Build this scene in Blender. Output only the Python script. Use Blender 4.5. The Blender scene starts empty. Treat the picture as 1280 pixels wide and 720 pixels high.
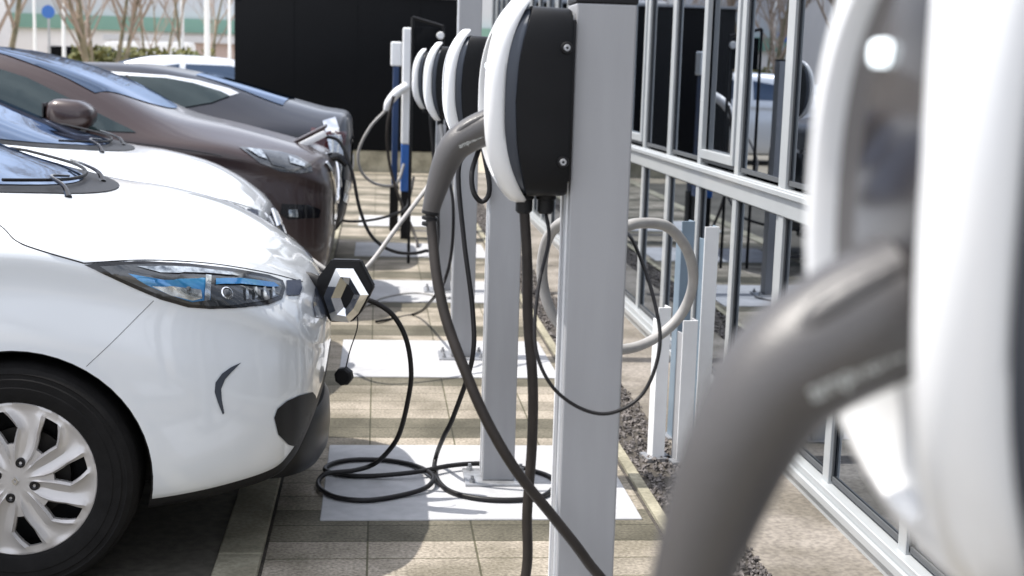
import bpy, bmesh, math, random
from mathutils import Vector, Matrix
from mathutils.bvhtree import BVHTree
R = math.radians
random.seed(7)
C = bpy.context.scene.collection
scene = bpy.context.scene

# ------------------------------------------------------------------ camera
F, RHO, PITCH, YAW, CZ = 1700.0, 0.0297, math.atan(267/1700.), math.atan(.1017), 1.46

def ray(px, py):
    u, v = px-640, py-360
    c, s = math.cos(RHO), math.sin(RHO)
    x, y = (u*c+v*s)/F, (-u*s+v*c)/F
    fy = math.cos(PITCH)-y*math.sin(PITCH)
    fz = -math.sin(PITCH)-y*math.cos(PITCH)
    return Vector((x*math.cos(YAW)+fy*math.sin(YAW), -x*math.sin(YAW)+fy*math.cos(YAW), fz))

def at(px, py, Y=None, Z=None):
    r = ray(px, py)
    t = Y/r.y if Y is not None else (Z-CZ)/r.z
    return Vector((0, 0, CZ))+r*t

cam = bpy.data.cameras.new('camera')
cam.sensor_width = 36
cam.lens = 36*F/1280
cam.clip_start, cam.clip_end = .05, 2000
cam.dof.use_dof = True
cam.dof.focus_distance = 3.6
cam.dof.aperture_fstop = 5.0
cam.dof.aperture_blades = 9
co = bpy.data.objects.new('camera', cam)
C.objects.link(co)
fw = Vector((math.sin(YAW)*math.cos(PITCH), math.cos(YAW)*math.cos(PITCH), -math.sin(PITCH)))
rt = Vector((math.cos(YAW), -math.sin(YAW), 0))
up = rt.cross(fw)
# picture content is turned clockwise by RHO: the camera is turned the other way
rt2 = rt*math.cos(RHO)+up*math.sin(RHO)
up2 = -rt*math.sin(RHO)+up*math.cos(RHO)
M = Matrix((rt2, up2, -fw)).transposed().to_4x4()
M.translation = Vector((0, 0, CZ))
co.matrix_world = M
scene.camera = co

# ------------------------------------------------------------------ materials
def mat(name, col, rough=.5, metal=0., coat=0., var=.0, vscale=8., bump=0., bscale=60., spec=.5, emit=None, col2=None, stretch=None, roughvar=0., flake=False):
    m = bpy.data.materials.new(name)
    m.use_nodes = True
    nt = m.node_tree
    b = nt.nodes['Principled BSDF']
    b.inputs['Base Color'].default_value = (*col, 1)
    b.inputs['Roughness'].default_value = rough
    b.inputs['Metallic'].default_value = metal
    b.inputs['Coat Weight'].default_value = coat
    b.inputs['Coat Roughness'].default_value = .04
    b.inputs['Specular IOR Level'].default_value = spec
    tc = nt.nodes.new('ShaderNodeTexCoord')
    src = tc.outputs['Object']
    if stretch:
        mp = nt.nodes.new('ShaderNodeMapping')
        mp.inputs['Scale'].default_value = stretch
        nt.links.new(src, mp.inputs[0]); src = mp.outputs[0]
    if var > 0:
        n = nt.nodes.new('ShaderNodeTexNoise')
        n.inputs['Scale'].default_value = vscale
        n.inputs['Detail'].default_value = 6
        nt.links.new(src, n.inputs['Vector'])
        mx = nt.nodes.new('ShaderNodeMix'); mx.data_type = 'RGBA'
        c2 = col2 or tuple(c*(1-var) for c in col)
        mx.inputs[6].default_value = (*col, 1)
        mx.inputs[7].default_value = (*c2, 1)
        rp = nt.nodes.new('ShaderNodeMapRange')
        rp.inputs[1].default_value = .35; rp.inputs[2].default_value = .68
        nt.links.new(n.outputs['Fac'], rp.inputs[0])
        nt.links.new(rp.outputs[0], mx.inputs[0])
        nt.links.new(mx.outputs[2], b.inputs['Base Color'])
        if roughvar:
            r2 = nt.nodes.new('ShaderNodeMapRange')
            r2.inputs[3].default_value = rough-roughvar; r2.inputs[4].default_value = rough+roughvar
            nt.links.new(n.outputs['Fac'], r2.inputs[0])
            nt.links.new(r2.outputs[0], b.inputs['Roughness'])
    if bump > 0:
        n2 = nt.nodes.new('ShaderNodeTexNoise')
        n2.inputs['Scale'].default_value = bscale
        n2.inputs['Detail'].default_value = 5
        nt.links.new(src, n2.inputs['Vector'])
        bp = nt.nodes.new('ShaderNodeBump')
        bp.inputs['Strength'].default_value = bump
        bp.inputs['Distance'].default_value = .004
        nt.links.new(n2.outputs['Fac'], bp.inputs['Height'])
        nt.links.new(bp.outputs[0], b.inputs['Normal'])
    if emit:
        b.inputs['Emission Color'].default_value = (*emit[:3], 1)
        b.inputs['Emission Strength'].default_value = emit[3]
    return m

white_paint = mat('white car paint', (.67, .70, .73), .3, coat=1, var=.03, vscale=2)
brown_paint = mat('brown car paint', (.032, .017, .0165), .33, .2, .45, var=.1, vscale=2)
blue_paint = mat('dark blue grey car paint', (.006, .008, .017), .3, .0, .2, var=.1, vscale=2)
silver_paint = mat('silver car paint', (.6, .62, .65), .3, .5, 1)
black_plastic = mat('black plastic', (.008, .008, .009), .5, spec=.25, bump=.15, bscale=300)
gloss_black = mat('glossy black plastic', (.006, .006, .008), .15, coat=.25, spec=.4)
charger_black = mat('charger body black plastic', (.0055, .0058, .007), .46, spec=.2, var=.25, vscale=12, bump=.12, bscale=500, roughvar=.06)
cable_black = mat('black cable rubber', (.010, .009, .0095), .45, spec=.3, bump=.1, bscale=80, var=.3, vscale=25)
cable_brown = mat('dark worn cable rubber', (.026, .021, .018), .45, spec=.3, var=.3, vscale=30)
cable_grey = mat('grey cable rubber', (.36, .35, .34), .5, var=.15, vscale=30)
handle_grey = mat('grey brown moulded plug rubber', (.048, .044, .043), .42, spec=.8, var=.15, vscale=25, bump=.15, bscale=350)
shell_white = mat('white charger cover', (.82, .83, .84), .3, coat=.4, var=.02)
shell_grey = mat('grey smoked charger front panel', (.022, .018, .017), .12, spec=.35)
chamfer_grey = mat('blue grey charger trim', (.034, .042, .058), .35)
post_grey = mat('grey powder coated steel', (.355, .36, .375), .45, var=.16, vscale=9, bump=.1, bscale=900, stretch=(1, 1, .12), roughvar=.08)
steel = mat('galvanised steel', (.42, .43, .45), .42, .6, var=.3, vscale=40)
chrome = mat('chrome', (.78, .78, .78), .08, 1.)
bumper_black = mat('dark grey bumper plastic', (.009, .0095, .011), .4, spec=.35)
corner_blue = mat('blue black corner trim', (.010, .016, .04), .25)
navy_panel = mat('navy blue panel', (.008, .035, .11), .4)
gap_grey = mat('panel gap', (.08, .085, .09), .6)
rim_silver = mat('silver painted wheel cover', (.52, .50, .485), .33, .35, .6, var=.05, vscale=10)
rubber = mat('tyre rubber', (.011, .0105, .0105), .8, spec=.15, bump=.3, bscale=120, var=.3, vscale=20)
dark_metal = mat('dark brake metal', (.06, .055, .05), .5, .7, var=.4, vscale=20)
frame_grey = mat('light grey window frame aluminium', (.40, .42, .43), .38, .0, .3, var=.06, vscale=4)
white_steel = mat('white painted steel', (.78, .79, .80), .4, var=.06, vscale=10)
blue_steel = mat('blue grey painted steel', (.20, .26, .32), .4, var=.15, vscale=8)
blue_panel = mat('blue plastic panel', (.02, .12, .42), .35, coat=.3)
wall_black = mat('black wall cladding', (.003, .0036, .005), .7, spec=.12, var=.2, vscale=1.5)
bark = mat('bark', (.24, .20, .14), .9, var=.4, vscale=4, col2=(.10, .10, .06))
twig = mat('twigs', (.36, .29, .24), .9, var=.3, vscale=1)
hedge_m = mat('hedge leaves', (.07, .085, .02), .8, var=.5, vscale=3, col2=(.13, .11, .03))
far_wall = mat('pale render', (.80, .79, .79), .8, var=.1, vscale=.3)
far_green = mat('green fascia', (.17, .31, .25), .6)
far_roof = mat('light metal roof', (.50, .51, .53), .6, var=.1, vscale=.2)
far_pink = mat('pale rose brick', (.45, .36, .33), .8, var=.2, vscale=.5)
lamp_blue = mat('blue headlamp reflector', (.01, .15, .42), .1, .35, 1, var=.5, vscale=9, col2=(.06, .26, .42))
lamp_dark = mat('headlamp dark bezel', (.02, .024, .03), .1, .3, 1, var=.4, vscale=12, col2=(.06, .065, .07))
lamp_clear = mat('headlamp bright reflector', (.62, .66, .68), .1, .8, 1, var=.7, vscale=40, col2=(.12, .14, .16))
red_lamp = mat('red tail lamp', (.06, .006, .008), .15, 0, 1)
text_grey = mat('pale print', (.50, .52, .50), .5)
stone_m = mat('gravel stones', (.19, .17, .16), .8, var=.6, vscale=12, col2=(.06, .055, .055))
concrete_pole = mat('white lamp post paint', (.75, .76, .76), .5)

def glass_mat(name, tint, rough, base=(.01, .012, .015), spec=.5):
    m = mat(name, base, rough)
    nt = m.node_tree
    b = nt.nodes['Principled BSDF']
    g = nt.nodes.new('ShaderNodeBsdfGlossy')
    g.inputs['Color'].default_value = (*tint, 1)
    g.inputs['Roughness'].default_value = rough
    lw = nt.nodes.new('ShaderNodeLayerWeight'); lw.inputs[0].default_value = .35
    mr = nt.nodes.new('ShaderNodeMapRange')
    mr.inputs[3].default_value = spec; mr.inputs[4].default_value = 1
    nt.links.new(lw.outputs['Fresnel'], mr.inputs[0])
    mx = nt.nodes.new('ShaderNodeMixShader')
    nt.links.new(mr.outputs[0], mx.inputs[0])
    nt.links.new(b.outputs[0], mx.inputs[1]); nt.links.new(g.outputs[0], mx.inputs[2])
    nt.links.new(mx.outputs[0], nt.nodes['Material Output'].inputs[0])
    return m
facade_glass = glass_mat('mirrored facade glass', (.40, .44, .50), .006)
car_glass = glass_mat('tinted car glass', (.15, .25, .44), .02, (.010, .02, .035), .12)
car_glass_green = glass_mat('green tinted side glass', (.20, .28, .29), .03, (.006, .014, .015), .03)

# --- ground materials
def paver_material():
    m = bpy.data.materials.new('concrete pavers'); m.use_nodes = True
    nt = m.node_tree; N = nt.nodes; L = nt.links
    b = N['Principled BSDF']; b.inputs['Roughness'].default_value = .85
    tc = N.new('ShaderNodeTexCoord')
    mp = N.new('ShaderNodeMapping'); mp.inputs['Location'].default_value = (.013, -.12, 0)
    L.new(tc.outputs['Object'], mp.inputs[0])
    br = N.new('ShaderNodeTexBrick')
    br.offset = 0; br.squash = 1
    br.inputs['Scale'].default_value = 1
    br.inputs['Mortar Size'].default_value = .004
    br.inputs['Mortar Smooth'].default_value = .4
    br.inputs['Brick Width'].default_value = .336
    br.inputs['Row Height'].default_value = .1535
    br.inputs['Color1'].default_value = (.285, .265, .232, 1)
    br.inputs['Color2'].default_value = (.395, .365, .325, 1)
    br.inputs['Mortar'].default_value = (.12, .115, .075, 1)
    L.new(mp.outputs[0], br.inputs['Vector'])
    # shadow bands across the ground, painted into the colour as darker rows beside the pads
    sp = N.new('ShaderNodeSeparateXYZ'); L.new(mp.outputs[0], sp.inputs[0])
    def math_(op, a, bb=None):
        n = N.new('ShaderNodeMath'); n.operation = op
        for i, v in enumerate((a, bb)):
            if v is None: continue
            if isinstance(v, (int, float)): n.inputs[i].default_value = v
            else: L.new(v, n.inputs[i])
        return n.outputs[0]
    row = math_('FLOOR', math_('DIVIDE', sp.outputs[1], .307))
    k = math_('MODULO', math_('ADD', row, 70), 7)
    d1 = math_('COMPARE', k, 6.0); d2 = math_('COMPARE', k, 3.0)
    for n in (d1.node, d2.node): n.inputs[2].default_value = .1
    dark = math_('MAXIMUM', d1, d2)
    n1 = N.new('ShaderNodeTexNoise'); n1.inputs['Scale'].default_value = 90; n1.inputs['Detail'].default_value = 6
    L.new(tc.outputs['Object'], n1.inputs['Vector'])
    n2 = N.new('ShaderNodeTexNoise'); n2.inputs['Scale'].default_value = 3.2; n2.inputs['Detail'].default_value = 8
    L.new(tc.outputs['Object'], n2.inputs['Vector'])
    hs = N.new('ShaderNodeMix'); hs.data_type = 'RGBA'; hs.blend_type = 'MULTIPLY'; hs.inputs[0].default_value = 1
    rr = N.new('ShaderNodeValToRGB')
    rr.color_ramp.elements[0].position = .3; rr.color_ramp.elements[0].color = (.5, .48, .44, 1)
    rr.color_ramp.elements[1].position = .66; rr.color_ramp.elements[1].color = (1.15, 1.12, 1.08, 1)
    L.new(n1.outputs['Fac'], rr.inputs[0])
    L.new(br.outputs['Color'], hs.inputs[6]); L.new(rr.outputs[0], hs.inputs[7])
    h2 = N.new('ShaderNodeMix'); h2.data_type = 'RGBA'; h2.blend_type = 'MULTIPLY'; h2.inputs[0].default_value = 1
    r2 = N.new('ShaderNodeValToRGB')
    r2.color_ramp.elements[0].position = .38; r2.color_ramp.elements[0].color = (.55, .54, .48, 1)
    r2.color_ramp.elements[1].position = .6; r2.color_ramp.elements[1].color = (1.05, 1.03, 1, 1)
    L.new(n2.outputs['Fac'], r2.inputs[0])
    L.new(hs.outputs[2], h2.inputs[6]); L.new(r2.outputs[0], h2.inputs[7])
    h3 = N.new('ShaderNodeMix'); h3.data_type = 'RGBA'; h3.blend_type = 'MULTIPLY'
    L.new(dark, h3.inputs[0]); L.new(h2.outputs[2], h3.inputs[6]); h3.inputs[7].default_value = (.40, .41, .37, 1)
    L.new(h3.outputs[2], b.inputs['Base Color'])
    bp = N.new('ShaderNodeBump'); bp.inputs['Strength'].default_value = .5; bp.inputs['Distance'].default_value = .004
    ad = math_('ADD', math_('MULTIPLY', br.outputs['Fac'], -1.0), math_('MULTIPLY', n1.outputs['Fac'], .9))
    L.new(ad, bp.inputs['Height']); L.new(bp.outputs[0], b.inputs['Normal'])
    return m

def rough_ground(name, c1, c2, s=30, s2=1.5, dark=(.6, .6, .58)):
    m = bpy.data.materials.new(name); m.use_nodes = True
    nt = m.node_tree; N = nt.nodes; L = nt.links
    b = N['Principled BSDF']; b.inputs['Roughness'].default_value = .88
    tc = N.new('ShaderNodeTexCoord')
    n1 = N.new('ShaderNodeTexNoise'); n1.inputs['Scale'].default_value = s; n1.inputs['Detail'].default_value = 8
    n2 = N.new('ShaderNodeTexNoise'); n2.inputs['Scale'].default_value = s2; n2.inputs['Detail'].default_value = 6
    L.new(tc.outputs['Object'], n1.inputs['Vector']); L.new(tc.outputs['Object'], n2.inputs['Vector'])
    r1 = N.new('ShaderNodeValToRGB')
    r1.color_ramp.elements[0].position = .35; r1.color_ramp.elements[0].color = (*c2, 1)
    r1.color_ramp.elements[1].position = .62; r1.color_ramp.elements[1].color = (*c1, 1)
    L.new(n1.outputs['Fac'], r1.inputs[0])
    r2 = N.new('ShaderNodeValToRGB')
    r2.color_ramp.elements[0].position = .4; r2.color_ramp.elements[0].color = (*dark, 1)
    r2.color_ramp.elements[1].position = .62; r2.color_ramp.elements[1].color = (1, 1, 1, 1)
    L.new(n2.outputs['Fac'], r2.inputs[0])
    mx = N.new('ShaderNodeMix'); mx.data_type = 'RGBA'; mx.blend_type = 'MULTIPLY'; mx.inputs[0].default_value = 1
    L.new(r1.outputs[0], mx.inputs[6]); L.new(r2.outputs[0], mx.inputs[7])
    L.new(mx.outputs[2], b.inputs['Base Color'])
    bp = N.new('ShaderNodeBump'); bp.inputs['Strength'].default_value = .5; bp.inputs['Distance'].default_value = .005
    L.new(n1.outputs['Fac'], bp.inputs['Height']); L.new(bp.outputs[0], b.inputs['Normal'])
    return m
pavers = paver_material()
lot_m = rough_ground('parking clinker', (.13, .118, .095), (.08, .073, .06))
far_lot_m = rough_ground('pale sandy yard', (.42, .36, .27), (.30, .26, .2), 12, .3, (.8, .8, .8))
kerb_m = rough_ground('concrete kerb', (.40, .37, .28), (.29, .27, .2), 70, 4)
apron_m = rough_ground('old concrete apron', (.30, .27, .235), (.19, .17, .15), 55, 2.6, (.55, .54, .5))
pad_m = rough_ground('smooth concrete pad', (.47, .475, .49), (.42, .425, .44), 22, 3.0, (.86, .86, .86))
gravel_base = rough_ground('gravel bed soil', (.10, .085, .07), (.04, .035, .03), 90, 5)

# ------------------------------------------------------------------ object helpers
def new_obj(name, me, parent=None):
    o = bpy.data.objects.new(name, me)
    C.objects.link(o)
    if parent: o.parent = parent
    return o

def finish(name, bm, m, parent=None, smooth=35, loc=None):
    bmesh.ops.recalc_face_normals(bm, faces=bm.faces)
    me = bpy.data.meshes.new(name)
    bm.to_mesh(me); bm.free()
    for x in (m if isinstance(m, (list, tuple)) else [m]): me.materials.append(x)
    if smooth:
        me.shade_smooth()
        me.set_sharp_from_angle(angle=R(smooth))
    o = new_obj(name, me, parent)
    if loc: o.location = loc
    return o

def thing(name, label, cat, loc=(0, 0, 0), rz=0, group=None):
    o = bpy.data.objects.new(name, None); C.objects.link(o)
    o.empty_display_size = .1
    o.location = loc; o.rotation_euler = (0, 0, rz)
    return tag(o, label, cat, group)

def tag(o, label, cat, group=None, kind=None):
    if label: o['label'] = label
    if cat: o['category'] = cat
    if group: o['group'] = group
    if kind: o['kind'] = kind
    return o

def dup(root, loc, label, rz=None, skip=()):
    r = root.copy(); C.objects.link(r); r.location = loc
    if rz is not None: r.rotation_euler = (0, 0, rz)
    r['label'] = label
    for ch in list(root.children):
        if ch.name.split('.')[0] in skip: continue
        c = ch.copy(); C.objects.link(c); c.parent = r
        for g in list(ch.children):
            d = g.copy(); C.objects.link(d); d.parent = c
    return r

def bx(bm, x0, x1, y0, y1, z0, z1, bev=0., seg=2):
    vs = [bm.verts.new((x, y, z)) for x in (x0, x1) for y in (y0, y1) for z in (z0, z1)]
    fs = [bm.faces.new([vs[i] for i in f]) for f in ((0, 1, 3, 2), (4, 6, 7, 5), (0, 4, 5, 1), (2, 3, 7, 6), (0, 2, 6, 4), (1, 5, 7, 3))]
    if bev:
        es = list({e for f in fs for e in f.edges})
        bmesh.ops.bevel(bm, geom=es, offset=bev, segments=seg, affect='EDGES', profile=.5)
    return vs

def box(name, m, x0, x1, y0, y1, z0, z1, parent=None, bev=0.):
    bm = bmesh.new(); bx(bm, x0, x1, y0, y1, z0, z1, bev)
    return finish(name, bm, m, parent, 0)

def cr(P, t):
    n = len(P)-1
    i = min(int(t), n-1); u = t-i
    p1, p2 = P[i], P[i+1]
    p0 = P[i-1] if i > 0 else [2*a-b for a, b in zip(p1, p2)]
    p3 = P[i+2] if i+2 <= n else [2*a-b for a, b in zip(p2, p1)]
    return [.5*((2*b)+(c-a)*u+(2*a-5*b+4*c-d)*u*u+(3*b-a-3*c+d)*u**3) for a, b, c, d in zip(p0, p1, p2, p3)]

def spline(P, sub=8):
    P = [list(p) for p in P]
    n = (len(P)-1)*sub
    return [cr(P, k/sub) for k in range(n+1)]

def tube(bm, P, rad, n=12, sub=8, flat=1.0, caps=True, raw=False):
    """P control points; rad a number or a list as long as P"""
    if isinstance(rad, (int, float)): rad = [rad]*len(P)
    Q = [list(p)+[r] for p, r in zip(P, rad)]
    Q = Q if raw else spline(Q, sub)
    pts = [Vector(q[:3]) for q in Q]; rs = [q[3] for q in Q]
    ref = None; rings = []
    for i, p in enumerate(pts):
        t = (pts[min(i+1, len(pts)-1)]-pts[max(i-1, 0)]).normalized()
        if ref is None:
            ref = Vector((0, 1, 0)) if abs(t.y) < .9 else Vector((1, 0, 0))
        ref = (ref-t*ref.dot(t)).normalized()
        b = t.cross(ref)
        rings.append([bm.verts.new(p+(ref*math.cos(a)*flat+b*math.sin(a))*rs[i]) for a in [2*math.pi*k/n for k in range(n)]])
    for a, b in zip(rings, rings[1:]):
        for k in range(n): bm.faces.new((a[k], a[(k+1) % n], b[(k+1) % n], b[k]))
    if caps:
        bm.faces.new(rings[0][::-1]); bm.faces.new(rings[-1])

def cyl(bm, p0, p1, r0, r1=None, n=16):
    tube(bm, [p0, p1], [r0, r0 if r1 is None else r1], n, raw=True)

def lathe(bm, prof, axis='y', n=48, centre=(0, 0, 0), closed=False):
    rings = []
    for r, h in prof:
        rg = []
        for k in range(n):
            a = 2*math.pi*k/n
            c, s = math.cos(a)*r, math.sin(a)*r
            v = {'y': (c, h, s), 'x': (h, c, s), 'z': (c, s, h)}[axis]
            rg.append(bm.verts.new(Vector(v)+Vector(centre)))
        rings.append(rg)
    pr = list(zip(rings, rings[1:]))
    if closed: pr.append((rings[-1], rings[0]))
    for a, b in pr:
        for k in range(n): bm.faces.new((a[k], a[(k+1) % n], b[(k+1) % n], b[k]))
    return rings

def boolean(o, cutters, op='DIFFERENCE'):
    for c in cutters:
        c.parent = o.parent
        md = o.modifiers.new('b', 'BOOLEAN'); md.operation = op; md.object = c; md.solver = 'EXACT'
        md.material_mode = 'TRANSFER'
    dg = bpy.context.evaluated_depsgraph_get(); dg.update()
    n0 = len(o.data.polygons)
    me = bpy.data.meshes.new_from_object(o.evaluated_get(dg), depsgraph=dg)
    if n0 == len(me.polygons): print('BOOLEAN FAILED', o.name)
    o.modifiers.clear(); o.data = me
    for c in cutters: bpy.data.objects.remove(c)
    me.shade_smooth(); me.set_sharp_from_angle(angle=R(32))

# ------------------------------------------------------------------ world, sun
w = bpy.data.worlds.new('World'); scene.world = w; w.use_nodes = True
SUN = Vector((-.45, .02, .89)).normalized()
elev = math.asin(SUN.z); azi = math.atan2(SUN.x, SUN.y)
sky = w.node_tree.nodes.new('ShaderNodeTexSky'); sky.sky_type = 'NISHITA'; sky.sun_disc = False
sky.sun_elevation = elev; sky.sun_rotation = azi; sky.dust_density = 3.5; sky.air_density = 1.0; sky.ozone_density = 1
# thin bright cloud veil over the sky
N = w.node_tree.nodes; L = w.node_tree.links
tc = N.new('ShaderNodeTexCoord'); nz = N.new('ShaderNodeTexNoise'); nz.inputs['Scale'].default_value = 2.6; nz.inputs['Detail'].default_value = 7
mp = N.new('ShaderNodeMapping'); mp.inputs['Scale'].default_value = (1, 1, 3)
L.new(tc.outputs['Generated'], mp.inputs[0]); L.new(mp.outputs[0], nz.inputs['Vector'])
rmp = N.new('ShaderNodeMapRange'); rmp.inputs[1].default_value = .38; rmp.inputs[2].default_value = .62; rmp.inputs[3].default_value = .35; rmp.inputs[4].default_value = .95
L.new(nz.outputs['Fac'], rmp.inputs[0])
mx = N.new('ShaderNodeMix'); mx.data_type = 'RGBA'; mx.inputs[7].default_value = (9.6, 10.0, 11.0, 1)
L.new(rmp.outputs[0], mx.inputs[0]); L.new(sky.outputs[0], mx.inputs[6])
L.new(mx.outputs[2], N['Background'].inputs[0])
N['Background'].inputs[1].default_value = .114
sl = bpy.data.lights.new('sun', 'SUN'); sl.energy = 3.4; sl.angle = R(.6); sl.color = (1, .955, .89)
so = bpy.data.objects.new('sun', sl); C.objects.link(so)
so.rotation_euler = SUN.to_track_quat('Z', 'Y').to_euler()
scene.view_settings.view_transform = 'Standard'
scene.view_settings.look = 'None'
scene.view_settings.exposure = .84

# ------------------------------------------------------------------ setting
POSTS = [.61, 2.61, 4.76, 6.91, 9.06]

def sheet(name, m, x0, x1, y0, y1, z, thick=.0, label=None):
    bm = bmesh.new()
    if thick: bx(bm, x0, x1, y0, y1, z-thick, z)
    else: bm.faces.new([bm.verts.new(v) for v in ((x0, y0, z), (x1, y0, z), (x1, y1, z), (x0, y1, z))])
    o = finish(name, bm, m, None, 0)
    o['kind'] = 'structure'
    return o
sheet('ground', far_lot_m, -400, 400, -40, 700, -.012)
sheet('parking_lot', lot_m, -14, -.465, -6, 19, -.006)
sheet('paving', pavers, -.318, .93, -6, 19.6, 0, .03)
# kerb stones along the car park
bm = bmesh.new()
y = -6.
while y < 19.4:
    bx(bm, -.462, -.330, y+.004, y+.996, -.1, .004+random.uniform(-.001, .001), .004, 1); y += 1.0
finish('kerb', bm, kerb_m, None, 30)['kind'] = 'structure'
sheet('kerb_joint', gravel_base, -.345, -.300, -6, 19.5, -.010)
sheet('edging', kerb_m, .945, .985, -6, 19.6, .008, .05)
sheet('gravel_bed', gravel_base, .92, 1.2, -6, 19.6, -.004)
sheet('apron', apron_m, 1.185, 1.56, -6, 19.6, .004, .05)
for y0, y1 in ((.16, 1.06), (2.16, 3.06), (4.31, 5.21), (6.43, 7.33), (8.6, 9.5), (10.75, 11.6), (12.9, 13.8)):
    bm = bmesh.new(); bx(bm, -.17, .90, y0, y1, -.05, .006, .003, 1)
    finish('concrete_pad', bm, pad_m, None, 30)['kind'] = 'structure'
# gravel stones: uncountable
bm = bmesh.new()
rnd = random.Random(3)
for i in range(5200):
    yy = 2.5+13*rnd.random()**1.7
    x = rnd.uniform(.99, 1.19)
    s = rnd.uniform(.006, .016)
    c = Vector((x, yy, rnd.uniform(-.002, .012)))
    q = Matrix.Rotation(rnd.uniform(0, 6.28), 3, Vector((rnd.uniform(-1, 1), rnd.uniform(-1, 1), 1)).normalized())
    v = [bm.verts.new(c+q@(Vector(d)*s*rnd.uniform(.7, 1.2))) for d in ((1, 0, 0), (-1, 0, 0), (0, .8, 0), (0, -.8, 0), (0, 0, .6), (0, 0, -.6))]
    for f in ((0, 2, 4), (2, 1, 4), (1, 3, 4), (3, 0, 4), (2, 0, 5), (1, 2, 5), (3, 1, 5), (0, 3, 5)): bm.faces.new([v[k] for k in f])
o = finish('gravel', bm, stone_m, None, 0)
tag(o, 'dark grey gravel in the narrow bed between the paving and the facade', 'gravel', kind='stuff')

# ------------------------------------------------------------------ black wall
t = thing('black_wall', 'tall plain black wall closing the yard behind the chargers', 'wall', (-.31, 20, 0))
bm = bmesh.new(); bx(bm, -1.74, 1.74, 0, .3, .30, 2.50, .01)
for k in range(3): bx(bm, -.9+k*.9, -.892+k*.9, -.003, .002, .33, 2.44)
finish('cladding', bm, wall_black, t)
box('coping', steel, -1.77, 1.77, -.03, .33, 2.503, 2.54, t)
box('plinth', kerb_m, -1.72, 1.72, .01, .29, -.02, .297, t)

# ------------------------------------------------------------------ glass facade
FX = 1.57
t = thing('glass_facade', 'mirrored glass facade in light grey frames along the right side of the paving', 'glass facade', (FX, 8, 0))
ys = [5.12+.70*k for k in range(-9, 21)]
H0, H1, H2 = .12, .95, 3.2
for i, y in enumerate(ys):
    y -= 8
    wide = (i % 3 == 0)
    bm = bmesh.new(); bx(bm, -.012, .03, y-.030, y+.030, .0, H2, .002, 1)
    if wide: bx(bm, -.004, .03, y+.034, y+.085, .0, H2, .002, 1)
    finish('mullion', bm, frame_grey, t, 0)
for i_, (a, b) in enumerate(zip(ys, ys[1:])):
    a -= 8; b -= 8
    for z0, z1 in ((H0-.01, H1+.01), (H1+.12, H2)):
        bm = bmesh.new()
        e = rnd.uniform(-.0012, .0012)
        bm.faces.new([bm.verts.new(v) for v in ((.008+e, a, z0), (.008-e, b, z0), (.008-e, b, z1), (.008+e, a, z1))])
        pane = finish('window_pane', bm, facade_glass, t, 0)
        bm = bmesh.new()
        for ya, yb, za, zb_ in ((a+.030, a+.037, z0, z1), (b-.037, b-.030, z0, z1), (a+.03, b-.03, z0, z0+.018), (a+.03, b-.03, z1-.018, z1)):
            bx(bm, -.001, .006, ya, yb, za, zb_)
        finish('seal', bm, gap_grey, pane, 0)
        if (i_ % 3 == 1) and z0 > .5:
            bm = bmesh.new()
            bx(bm, -.022, .004, a+.038, a+.075, z0+.02, z1-.02, .002, 1); bx(bm, -.022, .004, b-.075, b-.038, z0+.02, z1-.02, .002, 1)
            bx(bm, -.022, .004, a+.0755, b-.0755, z0+.02, z0+.062, .002, 1); bx(bm, -.022, .004, a+.0755, b-.0755, z1-.062, z1-.02, .002, 1)
            finish('sash', bm, frame_grey, pane, 0)
y0, y1 = ys[0]-8, ys[-1]-8
bm = bmesh.new(); bx(bm, -.018, .025, y0, y1, H1, H1+.105, .003, 1); bx(bm, -.032, -.0185, y0, y1, H1+.075, H1+.098, .003, 1)
finish('transom', bm, frame_grey, t, 0)
bm = bmesh.new(); bx(bm, -.036, .024, y0, y1, 0, .10, .003, 1); bx(bm, -.052, -.037, y0, y1, .045, .075, .003, 1)
finish('base_rail', bm, frame_grey, t, 0)
bm = bmesh.new(); bx(bm, -.05, .4, y0, y1, H2, H2+.5, .003, 1)
finish('roof_edge', bm, frame_grey, t)
box('inner_wall', wall_black, .35, .5, y0, y1, 0, H2-.01, t)

# ------------------------------------------------------------------ posts
def make_post(h, label, y, strip=True, x=.422):
    t = thing('charger_post', label, 'steel post', (x, y, 0), 0, 'square steel posts carrying the wall chargers')
    bm = bmesh.new(); bx(bm, -.0575, .0575, -.0575, .0575, .016, h, .004, 2)
    finish('column', bm, post_grey, t, 0)
    bm = bmesh.new()
    for dy in (-.035, .035): bx(bm, -.0605, -.0577, dy-.006, dy+.006, .03, h-.02)
    finish('groove_strip', bm, white_steel, t)
    box('cap', black_plastic, -.0585, .0585, -.0585, .0585, h+.0005, h+.012, t, .002)
    box('base_plate', steel, -.12, .12, -.10, .10, .0062, .016, t, .002)
    for sx in (-1, 1):
        for sy in (-1, 1):
            bm = bmesh.new()
            cyl(bm, (sx*.095, sy*.075, .0162), (sx*.095, sy*.075, .028), .012, n=6)
            cyl(bm, (sx*.095, sy*.075, .0285), (sx*.095, sy*.075, .04), .006, n=8)
            finish('bolt', bm, steel, t)
    return t
make_post(1.60, 'nearest grey post at right, hidden behind the blurred white charger', .61)
make_post(1.595, 'large sharp grey post in the middle with a thin black wire hanging in front', 2.61)
make_post(1.60, 'second grey post, bolted to the pad with the coiled cable', 4.76, x=.449)
make_post(2.6, 'tall grey post rising above the second charger', 6.91, x=.45)
make_post(1.6, 'fourth grey post, behind the tall one near the far chargers', 9.06, x=.445)

# ------------------------------------------------------------------ chargers
CHZ = 1.413
def superel(th, n=2.25):
    c, s = math.cos(th), math.sin(th)
    return math.copysign(abs(c)**(2/n), c), math.copysign(abs(s)**(2/n), s)

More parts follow.
